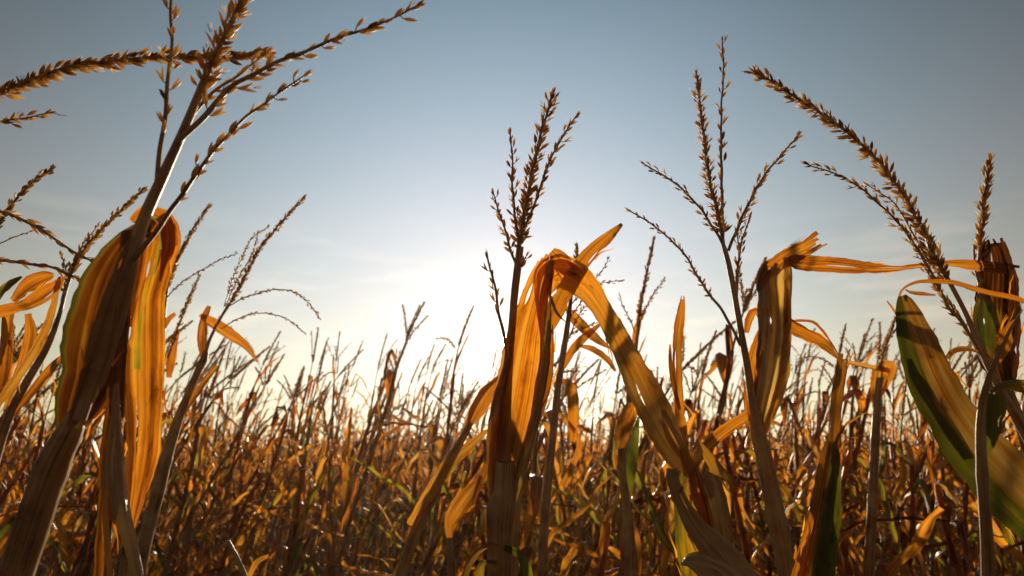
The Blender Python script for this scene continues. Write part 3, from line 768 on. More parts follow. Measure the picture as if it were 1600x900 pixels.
Fp.branch([(815, 375), (827, 338), (842, 300), (853, 268), (866, 238), (882, 208), (901, 181)], r0=5, r1=2, start=0.12, step=0.0050, length=0.0115, spread=28, whorl=1, ped=0.5, dd=0.006)
Fp.branch([(811, 385), (806, 350), (803, 318), (801, 285), (800, 250), (798, 209)], r0=5, r1=2, start=0.12, step=0.0056, length=0.0115, spread=30, whorl=1, ped=0.5, dd=-0.008)
Fp.branch([(806, 412), (797, 388), (790, 362), (782, 335), (771, 303)], r0=4.5, r1=2, start=0.12, step=0.0052, length=0.0105, spread=30, whorl=1, ped=0.5)
Fp.branch([(793, 560), (788, 525), (781, 495), (776, 465), (770, 435), (762, 402)], r0=6, r1=3, start=0.25, step=0.0070, length=0.0125, spread=30, whorl=1, ped=0.4, dd=-0.006)
Fp.branch([(809, 425), (815, 414), (822, 402)], r0=3, r1=2, start=0.3, step=0.006, length=0.0105, spread=26, whorl=1)
Fp.leaf([(722, 910, 10, 0, 40), (732, 880, 14, 0, 45), (748, 858, 14, 0, 60), (768, 849, 12, 0, 50), (780, 852, 8)], across=8, fold=0.3, tone=1.0, green=0.45, dd=-0.03, label='small pale green loop')
Fp.leaf([(788, 856, 8), (806, 864, 16, 0, 10), (820, 882, 18, 0, 10), (828, 915, 16)], across=8, fold=0.25, tone=0.5, green=1.0, dd=-0.02)
Fp.leaf([(748, 915, 12), (750, 890, 16, 0, 20), (760, 877, 10, 0, 50), (776, 880, 6)], across=6, fold=0.25, tone=0.7, green=0.5, dd=-0.02)

# --- yellowish stalk right behind it
F2 = Hero('thin yellow stalk standing right behind the centre plant stalk with no tassel', 1.25, ground_under(802, 900, 1.25), 15)
F2.stalk([(800, 910, 17), (804, 840, 16), (808, 770, 14), (812, 700, 12), (818, 640, 9), (824, 590, 5)])
F2.leaf([(812, 690, 8), (800, 650, 16), (790, 620, 10), (780, 600, 3)], tone=0.5)

# --- bundle of broad leaves low right of centre
I = Hero('low bundle of broad grey, yellow and brown leaves under the end of the arching leaf', 0.80, ground_under(1105, 900, 0.82, 0, 0.02), 16)
I.stalk([(1108, 960, 26), (1102, 860, 22), (1094, 790, 16), (1088, 740, 10)], dd=0.02)
I.lower_leaves(P(1105, 900, .82), 2)
I.leaf([(1088, 920, 40, 0, 10), (1078, 860, 42, 0, 5), (1073, 800, 38, 0, 0), (1072, 765, 26, 0, 0), (1070, 738, 10)], across=12, fold=0.15, pleat=0.03, tone=0.75, green=lambda U, S: 0.40 + U * 0.25, dd=0.012, label='yellow green blade')
I.leaf([(1092, 742, 20, 0, 10), (1106, 758, 40, 0, 5), (1116, 800, 46, 0, 0), (1124, 850, 42, 0, 5), (1132, 900, 34), (1136, 940, 28)], across=12, fold=0.12, pleat=0.05, tone=lambda U, S: 1.15 - 0.3 * (U < .3), thick=lambda U, S: (U > .35) * .8, green=lambda U, S: np.clip((.4 - U) * 2.0, 0, .5), dd=0.004, label='grey ribbed blade with a yellow edge')
I.leaf([(1086, 690, 10), (1108, 716, 14), (1126, 770, 12), (1140, 830, 10), (1148, 890, 10)], across=6, fold=0.4, tone=0.9, dd=0.016)
I.leaf([(1066, 700, 20, 0, 30), (1080, 736, 26, 0, 10), (1092, 772, 24, 0, 0), (1102, 812, 22, 0, -10), (1112, 846, 16), (1124, 872, 8)], across=10, fold=0.2, pleat=0.07, tone=0.32, dd=-0.008, label='burnt brown strap')
I.leaf([(1060, 742, 10, 0, 70), (1050, 733, 16, 0, 40), (1054, 756, 20, 0, 20), (1068, 790, 24, 0, 5), (1088, 824, 34, 0, 0), (1116, 856, 46, 0, 0), (1148, 892, 50, 0, 0), (1180, 935, 50)], across=12, fold=0.12, pleat=0.04, tone=1.15, thick=.85, dd=-0.015, label='pale curled blade')
I.leaf([(1064, 882, 8, 0, 60), (1080, 878, 36, 0, 30), (1108, 886, 46, 0, 10), (1140, 904, 44), (1170, 935, 40)], across=12, fold=0.18, pleat=0.06, tone=1.3, thick=.85, dd=-0.025, label='pale folded tip')
I.leaf([(1060, 770, 5), (1072, 752, 9), (1084, 736, 8), (1094, 720, 3)], across=4, tone=0.6, dd=-0.02)

# --- plant with the horizontal leaf
J = Hero('corn plant with five-branched tassel and a broken leaf pointing level to the right', 1.0, ground_under(1232, 900, 1.0, 0.02, 0.02), 17)
J.stalk([(1234, 910, 31), (1222, 850, 30), (1209, 790, 28), (1198, 735, 26), (1188, 690, 24), (1183, 672, 22), (1180, 640, 16)], nodes=(0.88,), green=0.25)
J.lower_leaves(P(1234, 905, 1.0), 3)
J.stalk([(1186, 680, 18), (1176, 630, 13), (1168, 575, 11), (1160, 530, 10), (1153, 490, 9), (1146, 450, 8.5), (1138, 410, 8), (1131, 385, 7)], 'peduncle', False, mat=MAT_RACHIS, dd=-0.008)
J.leaf([(1185, 686, 20, 0, 0), (1189, 650, 30, 0, 10), (1198, 605, 38, 0, 10), (1206, 560, 46, 0, 0), (1210, 515, 50, 0, -5), (1208, 470, 46, 0, 0), (1206, 436, 44, 0, 10), (1214, 412, 34, 0, 30)], 'leaf_sheath', across=14, fold=0.16, pleat=0.07, thick=lambda U, S: np.clip(.85 - (U < .3) * .8, 0, 1), tone=lambda U, S: 1.15 + 0.2 * np.sin(U * 9), label='grey brown pleated sheath')
J.leaf([(1192, 680, 8), (1206, 640, 16, 0, 20), (1219, 590, 18, 0, 30), (1228, 530, 14, 0, 30), (1230, 480, 12), (1232, 430, 12), (1228, 402, 8)], 'leaf_sheath', across=6, fold=0.4, tone=0.8, dd=-0.008)
J.leaf([(1180, 684, 8), (1174, 650, 18), (1172, 610, 20, 0, 10), (1178, 565, 22, 0, 10), (1188, 530, 18), (1198, 500, 8)], 'leaf_sheath', across=8, fold=0.2, pleat=0.08, tone=0.45, dd=0.008, label='orange inner sheath')
J.leaf([(1186, 452, 10, 0, 20), (1194, 428, 24, 0, 20), (1216, 412, 26, 0, 10), (1240, 396, 24, 0, 0), (1264, 384, 26, 0, 5), (1284, 372, 30, 0, 0)], 'leaf', across=8, fold=0.2, pleat=0.06, jag=0.12, tone=0.5, slits=((.84, 1.01, 2, 3), (.90, 1.01, 5, 6)), dd=0.006, label='short torn blade')
J.leaf([(1232, 402, 10, 0, 40), (1242, 409, 24, 0, 10), (1280, 412, 25, 0, 0), (1320, 415, 23, 0, 0), (1360, 419, 18, 0, 10), (1400, 419, 14, 0, 40), (1440, 415, 12, 0, 55), (1480, 412, 14, 0, 40), (1530, 415, 17, -.02, 10), (1565, 419, 16, -.03, 0), (1593, 420, 10, -.04, 0)], 'leaf', across=10, fold=0.18, pleat=0.04, wave=0.10, tone=lambda U, S: 0.30 + 0.25 * S, slits=((.42, .56, 5, 6),), dd=-0.01, label='long level blade with rust spots')
J.leaf([(1220, 540, 4, 0, 30), (1231, 562, 6, 0, 20), (1233, 585, 6, 0, 40), (1222, 608, 5, 0, 50), (1206, 626, 3)], 'leaf', across=4, tone=1.1, dd=-0.004)
J.leaf([(1228, 498, 12), (1240, 512, 20), (1262, 523, 20), (1288, 538, 17), (1310, 560, 4)], 'leaf', across=8, fold=0.25, tone=0.5, dd=0.012, label='orange blade falling to the right')
J.leaf([(1232, 502, 3), (1262, 501, 5), (1280, 510, 5), (1300, 538, 3), (1314, 560, 2)], 'leaf', across=4, tone=0.35, dd=0.02)
J.leaf([(1166, 520, 8), (1170, 498, 14), (1180, 486, 12), (1192, 498, 8), (1196, 520, 4)], 'leaf', across=6, tone=0.35, dd=0.02)
J.leaf([(1170, 648, 16, 0, 0), (1140, 668, 19, 0, 10), (1112, 690, 20, 0, 5), (1086, 718, 18, 0, 0), (1066, 748, 8)], 'leaf', across=8, fold=0.22, tone=0.55, dd=0.0, label='orange blade falling to the left')
J.branch([(1132, 388), (1124, 345), (1113, 300), (1106, 260), (1099, 205), (1093, 155), (1088, 117)], 'tassel_spike', 6, 3, 0.08, 0.0048, 0.0120, 40, 2, 0.4)
J.branch([(1130, 370), (1129, 320), (1127, 270), (1127, 215), (1128, 160), (1130, 110), (1129, 66)], r0=5, r1=2, start=0.1, step=0.0095, length=0.0125, spread=24, whorl=1, ped=0.5, dd=0.01)
J.branch([(1130, 382), (1112, 352), (1088, 318), (1062, 292), (1036, 274), (1008, 257)], r0=4.5, r1=2, start=0.1, step=0.0058, length=0.0105, spread=26, whorl=1, ped=0.5, dd=0.006)
J.branch([(1158, 540), (1142, 508), (1122, 478), (1098, 444), (1076, 408), (1052, 378), (1018, 350), (983, 329)], r0=5, r1=2, start=0.3, step=0.0050, length=0.0085, spread=38, whorl=1, ped=0.2, dd=-0.004)
J.branch([(1138, 392), (1150, 362), (1164, 330), (1180, 298), (1198, 270), (1220, 244), (1246, 212)], r0=5, r1=2, start=0.1, step=0.0052, length=0.0115, spread=26, whorl=1, ped=0.4, dd=-0.006)
J.branch([(1150, 452), (1153, 420), (1158, 385), (1164, 360), (1172, 338)], r0=4, r1=2, start=0.15, step=0.0060, length=0.0110, spread=26, whorl=1, ped=0.4, dd=0.008)
J.branch([(1152, 470), (1153, 430), (1154, 395), (1152, 365)], r0=3, r1=2, start=0.3, step=0.007, length=0.0100, spread=26, whorl=1, ped=0.4, dd=0.016)

# --- torn upright strip
K = Hero('narrow torn orange leaf upright on a thin stalk, just right of the arching leaf', 1.15, ground_under(1075, 900, 1.15), 18)
K.stalk([(1078, 910, 14), (1074, 800, 12), (1070, 730, 10), (1068, 690, 8)])
K.leaf([(1070, 700, 12), (1064, 660, 16), (1060, 610, 15), (1058, 560, 15), (1060, 520, 15), (1064, 490, 13), (1067, 462, 5)], across=8, fold=0.3, jag=0.10, tone=0.38)
K.leaf([(1062, 640, 5), (1052, 600, 7), (1048, 565, 7), (1047, 538, 2)], across=4, fold=0.3, tone=0.3)

# --- cut stub with green base
L = Hero('upright rolled leaf with a cut brown top and broad green base, no tassel', 0.85, ground_under(1275, 900, 0.85, 0, 0.02), 19)
L.stalk([(1272, 980, 24), (1278, 880, 22), (1286, 800, 18), (1296, 740, 12)])
L.leaf([(1296, 740, 16, 0, 0), (1301, 700, 19, 0, 0), (1305, 650, 17, 0, 5), (1310, 605, 17, 0, 0), (1315, 575, 16, 0, 0), (1318, 553, 13)], across=10, fold=0.45, pleat=0.05, tone=0.6, thick=.8, jag=0.05, label='brown rolled top')
L.leaf([(1262, 930, 60, 0, 0), (1274, 880, 58, 0, 0), (1286, 830, 50, 0, 0), (1294, 780, 38, 0, 0), (1298, 740, 30, 0, 0), (1299, 710, 24), (1301, 690, 12)], across=12, fold=0.15, pleat=0.04, tone=0.5, thick=.6, green=lambda U, S: np.clip(1.9 - U * 2.2, 0, 1), dd=-0.01, label='broad green blade')
L.leaf([(1240, 930, 16), (1256, 870, 18), (1270, 810, 16), (1280, 760, 14), (1288, 715, 12), (1293, 690, 4)], across=8, fold=0.25, tone=0.5, jag=.12, dd=-0.014)
L.leaf([(1300, 712, 6, 0, 40), (1306, 688, 7, 0, 40), (1318, 668, 6, 0, 30), (1336, 654, 4), (1356, 643, 1)], across=4, tone=0.7, green=0.4, dd=-0.012)

# --- big arching tassel
Mp = Hero('corn plant at the right whose long thick tassel arches over to the upper left', 0.92, ground_under(1690, 900, 0.92, 0.02, 0.02), 20)
Mp.stalk([(1700, 910, 26), (1660, 780, 24), (1624, 715, 20), (1596, 665, 16), (1570, 622, 12), (1548, 580, 10), (1530, 540, 9), (1516, 505, 8), (1498, 468, 7), (1480, 435, 7)], mat=MAT_RACHIS)
Mp.lower_leaves(P(1700, 905, .92), 3)
Mp.branch([(1480, 435), (1462, 402), (1442, 360), (1420, 318), (1396, 282), (1366, 246), (1330, 212), (1290, 182), (1250, 157), (1212, 132), (1178, 111)], 'tassel_spike', 7, 3, 0.0, 0.0042, 0.0135, 40, 2, 0.35)
Mp.branch([(1538, 560), (1510, 515), (1482, 478), (1462, 440), (1440, 400), (1415, 362), (1384, 328), (1350, 298), (1310, 274), (1262, 256)], r0=6, r1=2, start=0.14, step=0.0052, length=0.0115, spread=24, whorl=1, ped=0.3, dd=-0.008)
Mp.branch([(1478, 440), (1452, 408), (1430, 372), (1412, 338), (1390, 312), (1355, 288)], r0=4, r1=1.5, start=0.15, step=0.0075, length=0.0095, spread=32, whorl=1, ped=0.6, dd=0.008)
Mp.branch([(1545, 580), (1520, 532), (1496, 490), (1470, 458), (1448, 424)], r0=6, r1=3, start=0.3, step=0.0075, length=0.0115, spread=24, whorl=1, ped=0.3, dd=0.006)

# --- dark plant at the right edge
Np = Hero('dark corn plant near the right edge, short upright tassel, broad brown and green leaves', 0.98, ground_under(1660, 900, 0.98, 0.02, 0.04), 21)
Np.stalk([(1655, 910, 24), (1630, 780, 22), (1600, 680, 18), (1578, 620, 16), (1564, 585, 14), (1552, 540, 10), (1540, 490, 8), (1532, 450, 7), (1530, 410, 6)])
Np.lower_leaves(P(1655, 905, .98), 2)
Np.branch([(1530, 415), (1532, 385), (1534, 350), (1538, 310), (1544, 275), (1547, 248)], 'tassel_spike', 6, 3, 0.05, 0.0046, 0.0130, 26, 2, 0.2)
Np.branch([(1536, 470), (1529, 440), (1524, 415), (1522, 390)], r0=4, r1=3, start=0.2, step=0.009, length=0.0110, spread=22, whorl=1)
Np.leaf([(1566, 600, 24, 0, 0), (1556, 570, 40, 0, 0), (1548, 530, 46, 0, 0), (1548, 480, 44, 0, 0), (1552, 430, 40, 0, 5), (1550, 396, 28), (1546, 374, 12)], 'leaf', across=14, fold=0.14, pleat=0.05, jag=.08, tone=lambda U, S: 0.04 + 0.0 * U, green=lambda U, S: 1.25 * np.exp(-((S - .42) / .20) ** 2) * np.clip(U * 1.6, 0, 1), thick=1.0, dd=-0.012, label='brown blade with a green patch')
Np.leaf([(1576, 600, 18), (1576, 560, 28), (1576, 500, 30), (1574, 440, 26), (1568, 400, 18), (1562, 372, 10)], 'leaf', across=8, fold=0.3, jag=.1, tone=0.04, thick=1.1, dd=-0.008, label='dark brown blade')
Np.leaf([(1556, 604, 8), (1580, 602, 18), (1610, 606, 20), (1650, 618, 16)], 'leaf', across=8, fold=0.2, tone=0.6, green=0.75, dd=-0.03)

# --- big green and tan leaf, right edge
O = Hero('corn plant whose broad half green half tan leaf hangs to the bottom right corner', 0.75, ground_under(1720, 920, 0.78, 0.05, 0.0), 22)
O.stalk([(1760, 1000, 30), (1720, 850, 28), (1690, 700, 22), (1670, 560, 16), (1650, 490, 10)])
O.lower_leaves(P(1760, 1000, .75), 2)
O.leaf([(1409, 462, 12, 0, 0), (1416, 480, 30, 0, 0), (1432, 530, 52, 0, 0), (1454, 590, 66, 0, 5), (1484, 646, 74, 0, 5), (1520, 696, 86, 0, 0), (1560, 742, 92, 0, 0), (1606, 790, 92, 0, 0), (1670, 850, 80, 0, 0), (1710, 900, 40)], across=16, fold=0.12, pleat=0.035, wave=0.05, jag=.04, tone=lambda U, S: 0.85 + 0.0 * U, thick=.75, green=lambda U, S: np.clip(1.6 - U * 3.2, 0, 1), label='broad blade, green on one side and tan on the other')
O.leaf([(1412, 560, 6), (1424, 590, 16), (1444, 625, 22), (1470, 668, 20), (1505, 715, 12)], across=6, fold=0.3, tone=1.15, dd=0.015)
O.leaf([(1650, 500, 6), (1600, 470, 8), (1540, 456, 8), (1490, 442, 8), (1450, 440, 8, 0, 40), (1424, 444, 8, 0, 60), (1408, 456, 7, 0, 60), (1406, 472, 4)], across=5, fold=0.3, tone=0.42, dd=0.01, label='thin curling orange strap')
O.leaf([(1462, 461, 3), (1444, 459, 7), (1422, 457, 5), (1414, 452, 2)], across=4, tone=0.3, dd=0.015)
O.leaf([(1404, 494, 5), (1396, 482, 5), (1386, 470, 2)], across=4, tone=0.7, dd=0.005)
O.leaf([(1480, 560, 8), (1490, 548, 10), (1510, 545, 8), (1528, 550, 4)], across=5, tone=0.4, dd=0.01)

# --- pale thin stalk in the lower right
Q = Hero('slim pale stalk in the lower right corner curving up into a narrow half-green leaf', 0.66, ground_under(1543, 900, 0.66, 0, 0.02), 23)
Q.stalk([(1544, 920, 19), (1542, 850, 18), (1538, 790, 17), (1534, 730, 16), (1532, 670, 14), (1536, 625, 11), (1546, 590, 9), (1560, 555, 7), (1574, 524, 5), (1586, 502, 4), (1598, 484, 1.5)], green=0.1)
Q.leaf([(1536, 724, 6), (1543, 690, 22), (1549, 655, 32), (1553, 625, 32), (1556, 606, 18)], across=8, fold=0.2, tone=0.5, green=0.85, dd=0.005, label='short green blade')
Q.leaf([(1556, 570, 4), (1566, 548, 17), (1573, 528, 20), (1580, 508, 10), (1586, 500, 3)], across=8, fold=0.2, tone=0.5, green=0.1, dd=0.003, label='orange blade')
Q.leaf([(1548, 612, 4), (1570, 604, 14), (1600, 602, 18), (1640, 606, 10)], across=6, fold=0.2, tone=0.7, green=0.55, dd=-0.01)

# --- plants one step further back (2 m and more)
D = Hero('slender corn plant with pointed tassel and two thin branches arching right, left of centre', 2.0, ground_under(215, 900, 2.0), 31)
D.stalk([(212, 915, 20), (228, 840, 20), (246, 770, 20), (258, 720, 19), (276, 662, 15), (292, 622, 12), (307, 585, 11), (318, 562, 11), (322, 550, 8)], nodes=(0.72, 0.985))
D.stalk([(318, 565, 6), (328, 530, 5), (346, 495, 4), (358, 474, 4)], 'peduncle', False, mat=MAT_RACHIS)
D.branch([(346, 495), (368, 460), (389, 419), (403, 392), (422, 368), (448, 338), (476, 308)], 'tassel_spike', 4, 1.5, 0.12, 0.0048, 0.0125, 26, 2, single=False)
D.branch([(350, 480), (355, 464), (366, 430), (378, 404), (393, 373), (418, 355)], r0=2, r1=1, start=0.15, step=0.0062, length=0.011, spread=26, whorl=1, single=False)
D.branch([(352, 478), (364, 452), (378, 424), (394, 398), (402, 372)], r0=2, r1=1, start=0.15, step=0.0065, length=0.011, spread=26, whorl=1, single=False)
D.branch([(358, 478), (376, 468), (400, 459), (425, 453), (452, 454), (470, 462), (484, 476), (499, 496)], r0=2, r1=1, start=0.12, step=0.007, length=0.011, spread=24, whorl=1, single=False)
D.branch([(347, 514), (360, 504), (378, 496), (402, 489), (430, 492), (454, 502), (476, 520)], r0=2, r1=1, start=0.12, step=0.008, length=0.010, spread=24, whorl=1, single=False)
D.leaf([(319, 560, 10), (316, 535, 14), (317, 510, 13), (321, 492, 10), (327, 478, 6)], across=6, seg=.012, fold=0.3, tone=0.3)
D.leaf([(312, 492, 5), (326, 500, 14), (345, 512, 18), (366, 526, 16), (386, 542, 10), (402, 566, 2)], across=6, seg=.012, fold=0.2, tone=0.5, label='orange blade folded to the right')
D.leaf([(280, 657, 8), (292, 635, 10), (308, 612, 11), (322, 592, 9), (340, 572, 5)], across=6, seg=.012, fold=0.4, tone=0.35)
D.leaf([(284, 660, 6, 0, 50), (268, 658, 7, 0, 50), (252, 664, 7, 0, 50), (246, 690, 10), (250, 720, 8)], across=5, seg=.012, tone=0.8, green=.3)
E = Hero('slender corn plant with dense straight tassel just right of the tall left plant', 1.9, ground_under(190, 900, 1.9), 32)
E.stalk([(190, 915, 15), (205, 820, 14), (222, 740, 12), (236, 670, 10), (246, 600, 8), (254, 530, 6), (258, 480, 4), (262, 450, 3)])
E.branch([(256, 462), (268, 428), (282, 395), (300, 362), (326, 322)], 'tassel_spike', 4, 1.5, 0.05, 0.0048, 0.0125, 26, 2, single=False)
E.branch([(257, 470), (272, 452), (292, 436), (318, 420), (344, 406), (368, 397)], r0=2, r1=1, start=0.15, step=0.009, length=0.010, spread=24, whorl=1, single=False)
E.branch([(262, 560), (272, 530), (282, 500), (296, 465), (312, 432)], r0=3, r1=1, start=0.15, step=0.006, length=0.0115, spread=28, whorl=2, single=False)
E.leaf([(264, 590, 8), (268, 560, 14), (273, 540, 8), (280, 515, 3)], across=6, seg=.012, tone=0.35)
E.leaf([(252, 520, 5), (262, 500, 9), (274, 490, 5)], across=5, seg=.012, tone=0.35)
G = Hero('thin corn plant behind the arching leaf with short tassel and narrow orange leaves', 1.5, ground_under(850, 900, 1.5), 33)
G.stalk([(846, 915, 16), (852, 800, 14), (862, 700, 12), (868, 640, 11), (874, 590, 10), (882, 540, 9), (888, 500, 8), (893, 460, 5), (898, 425, 3)])
G.branch([(894, 455), (898, 430), (900, 405), (901, 384)], 'tassel_spike', 3, 1.5, 0.1, 0.005, 0.0105, 28, 2, single=False)
G.branch([(884, 530), (896, 520), (912, 512), (930, 505)], r0=2, r1=1, start=.1, step=0.005, length=0.009, spread=35, whorl=1, single=False)
G.branch([(888, 500), (910, 470), (930, 445), (972, 438)], r0=2, r1=1, start=.1, step=0.008, length=0.009, spread=30, whorl=1, single=False)
G.branch([(880, 545), (892, 520), (906, 490), (924, 470), (940, 455)], r0=2, r1=1, start=.1, step=0.006, length=0.009, spread=35, whorl=1, single=False)
G.branch([(890, 480), (915, 450), (940, 425), (950, 405)], r0=2, r1=1, start=.1, step=0.006, length=0.009, spread=30, whorl=1, single=False)
G.leaf([(884, 480, 6), (897, 496, 16), (914, 514, 17), (934, 531, 13), (953, 544, 3)], across=6, seg=.01, tone=0.55)
G.leaf([(868, 588, 6), (880, 570, 13), (896, 545, 13), (914, 526, 12), (941, 504, 4)], across=6, seg=.01, tone=0.5)
G.leaf([(905, 540, 4), (928, 546, 10), (948, 560, 10), (962, 580, 4)], across=6, seg=.01, tone=0.5)
G.leaf([(866, 600, 6), (884, 594, 8, 0, 30), (894, 610, 16), (896, 650, 18), (892, 690, 6)], across=6, seg=.01, tone=0.45)
G.leaf([(868, 640, 5), (905, 690, 8), (880, 760, 10)], across=5, seg=.01, tone=0.7)
H = Hero('stalk leaning right towards the centre plant, an orange leaf wrapped round its top', 1.3, ground_under(620, 900, 1.35), 34)
H.stalk([(615, 930, 18), (650, 830, 17), (682, 762, 15), (706, 715, 13), (728, 675, 11), (736, 660, 9)], nodes=(0.9,))
H.leaf([(734, 664, 8), (742, 648, 22), (754, 626, 26), (768, 606, 20), (782, 590, 8)], 'leaf_sheath', across=8, seg=.008, fold=0.3, tone=0.45)
H.leaf([(726, 672, 7), (738, 640, 9), (756, 610, 9), (786, 583, 5)], 'leaf_sheath', across=5, seg=.008, fold=0.3, tone=0.8, dd=-.01)
H.leaf([(640, 820, 12), (672, 770, 20), (705, 722, 18), (735, 695, 14), (762, 672, 5)], across=8, seg=.008, fold=0.35, tone=0.8, dd=-.02)
H2 = Hero('short broken stalk left of the centre stalk carrying a pinkish orange leaf', 1.25, ground_under(706, 900, 1.25), 35)
H2.stalk([(706, 915, 13), (704, 870, 12), (703, 840, 9)])
H2.leaf([(703, 845, 8), (704, 815, 20), (718, 790, 28), (736, 765, 20), (752, 744, 5)], across=8, seg=.008, fold=0.35, tone=0.6)
H2.leaf([(738, 790, 5), (755, 740, 12), (768, 715, 8)], across=5, seg=.008, tone=0.5)
R = Hero('corn plant with one green leaf and an orange hooded top, right of centre', 1.6, ground_under(985, 900, 1.6), 36)
R.stalk([(985, 915, 18), (984, 850, 17), (980, 800, 15), (974, 750, 12), (970, 700, 10)])
R.leaf([(968, 700, 14), (974, 670, 24), (986, 640, 24), (994, 632, 12), (998, 634, 4)], across=8, seg=.008, fold=0.35, tone=0.35)
R.leaf([(978, 800, 8), (982, 760, 16), (988, 710, 18), (994, 672, 10), (998, 655, 3)], across=8, seg=.008, fold=0.3, tone=0.5, green=1.0)
R.leaf([(975, 800, 8), (985, 830, 22), (990, 870, 26), (988, 930, 20)], across=8, seg=.008, fold=0.3, tone=0.6)
S = Hero('corn plant with slim straight tassel rising above the right side of the arching leaf', 2.1, ground_under(985, 900, 2.2, .0, .1), 37)
S.stalk([(972, 915, 12), (976, 780, 11), (982, 660, 9), (988, 600, 7), (994, 540, 6), (999, 500, 4)])
S.branch([(996, 510), (1002, 470), (1010, 430), (1016, 400), (1022, 373)], 'tassel_spike', 3.5, 1.5, 0.1, 0.0048, 0.0125, 22, 2, single=False)
S.branch([(1000, 505), (1010, 480), (1024, 456), (1037, 438)], r0=2, r1=1, start=.1, step=0.006, length=0.011, spread=26, whorl=1, single=False)
S.branch([(992, 520), (985, 500), (974, 480), (968, 460)], r0=2, r1=1, start=.2, step=0.008, length=0.010, spread=26, whorl=1, single=False)
S.leaf([(989, 545, 8), (994, 520, 11), (998, 500, 9), (1001, 478, 4)], across=6, seg=.01, fold=.3, tone=0.5)
T_ = Hero('corn plant behind the level leaf with two thin tassel spikes and a bent pale leaf', 1.9, ground_under(1360, 900, 2.0), 38)
T_.stalk([(1356, 915, 15), (1362, 800, 14), (1366, 720, 13), (1370, 640, 12), (1374, 590, 9)])
T_.leaf([(1368, 640, 8), (1372, 600, 22), (1376, 575, 20, 0, 20), (1396, 572, 14, 0, 30), (1384, 600, 10), (1370, 625, 6)], across=8, seg=.01, fold=.3, tone=0.6)
T_.leaf([(1390, 580, 8), (1370, 577, 12, 0, 40), (1345, 571, 10, 0, 40), (1318, 565, 4)], across=6, seg=.01, fold=.3, tone=0.8)
T_.branch([(1376, 590), (1378, 560), (1388, 530), (1398, 500)], 'tassel_spike', 3, 1.5, 0.1, 0.005, 0.011, 26, 2, single=False)
U_ = Hero('thin leaning corn plant at left whose long tassel rises right above the orange leaves', 1.45, ground_under(-10, 900, 1.5), 39)
U_.stalk([(-60, 915, 18), (-20, 760, 17), (10, 660, 14), (40, 600, 12), (72, 545, 10), (90, 500, 7), (104, 450, 5), (118, 410, 4)])
U_.branch([(104, 440), (124, 400), (150, 368), (184, 334), (224, 296)], 'tassel_spike', 5, 2, 0.05, 0.0048, 0.0125, 24, 2, single=False)
U_.branch([(112, 420), (126, 388), (142, 366), (152, 352)], r0=3, r1=1.5, start=.1, step=0.006, length=0.0115, spread=26, whorl=1, single=False)
U_.branch([(96, 470), (104, 430), (100, 412), (96, 398)], r0=3, r1=1.5, start=.1, step=0.006, length=0.0115, spread=26, whorl=1, single=False)
U_.leaf([(20, 650, 6), (50, 612, 12), (80, 575, 12), (104, 552, 5)], across=6, seg=.01, fold=.4, tone=0.3)
V_ = Hero('corn plant at the left edge, blunt tassel pointing up right above two nodding branches', 1.2, ground_under(-200, 900, 1.3), 40)
V_.stalk([(-230, 915, 18), (-180, 700, 16), (-130, 540, 12), (-80, 440, 8), (-50, 400, 6)])
V_.branch([(-60, 410), (-30, 378), (0, 346), (24, 312), (48, 288), (80, 264)], 'tassel_spike', 6, 3, 0.05, 0.0052, 0.0115, 24, 2, single=False)
V_.branch([(-50, 400), (-10, 384), (20, 372), (50, 360)], r0=3, r1=1, start=.1, step=0.01, length=0.007, spread=20, whorl=1, single=False)
W_ = Hero('broken pale stalk end pointing up left out of the dark leaves, bottom left', 1.6, ground_under(420, 930, 1.7), 41)
W_.stalk([(396, 950, 10), (384, 905, 9), (370, 873, 8), (356, 845, 6)])
W_.leaf([(386, 910, 6), (400, 880, 8), (420, 868, 5)], across=4, seg=.01, tone=.7)


# ------------------------------------------------------------------ the corn field behind
FR = random.Random(77)
ALL_FMATS = FMATS
def proto(seed, h, nl, tassel, lod):
    r = random.Random(seed)
    return field_plant(r, h, nl, tassel, lod)
def copy_parts(pr, o):
    pass
NEAR = [proto(100 + i, h, nl, ta, 0) for i, (h, nl, ta) in enumerate([(2.35, 11, True), (2.45, 12, True), (2.25, 11, True), (2.5, 12, True), (2.3, 12, True), (2.4, 10, True), (1.8, 15, False), (1.75, 13, False), (1.85, 14, False), (1.6, 12, False)])]
for pr in NEAR:
    pr['me'] = [('stalk', pr['stalk'].mesh('stalk', FMATS))] + [('leaf', b.mesh('leaf', FMATS)) for b in pr['leaf']]
    if pr['tassel']: pr['me'].append(('tassel', pr['tassel'].mesh('tassel', FMATS)))
def joined(pr, name):
    mb = MB()
    for b in [pr['stalk']] + pr['leaf'] + ([pr['tassel']] if pr['tassel'] else []):
        for k in ('v', 'uv', 'rnd', 'tone', 'green', 'thick', 'mi'): getattr(mb, k).extend(getattr(b, k))
        mb.f.extend(f + mb.n for f in b.f); mb.n += b.n
    return mb.mesh(name, FMATS)
MIDP = [proto(200 + i, (2.35 + .15 * (i % 3 - 1)) if i < 6 else 1.75, FR.choice([11, 12, 13, 14]), i < 6, 1) for i in range(11)]
for pr in MIDP: pr['joined'] = joined(pr, 'corn_plant')
FARP = [proto(300 + i, FR.uniform(2.15, 2.4) if i < 4 else FR.uniform(1.6, 1.85), 10, i < 4, 2) for i in range(8)]
for pr in FARP: pr['joined'] = joined(pr, 'far_corn')

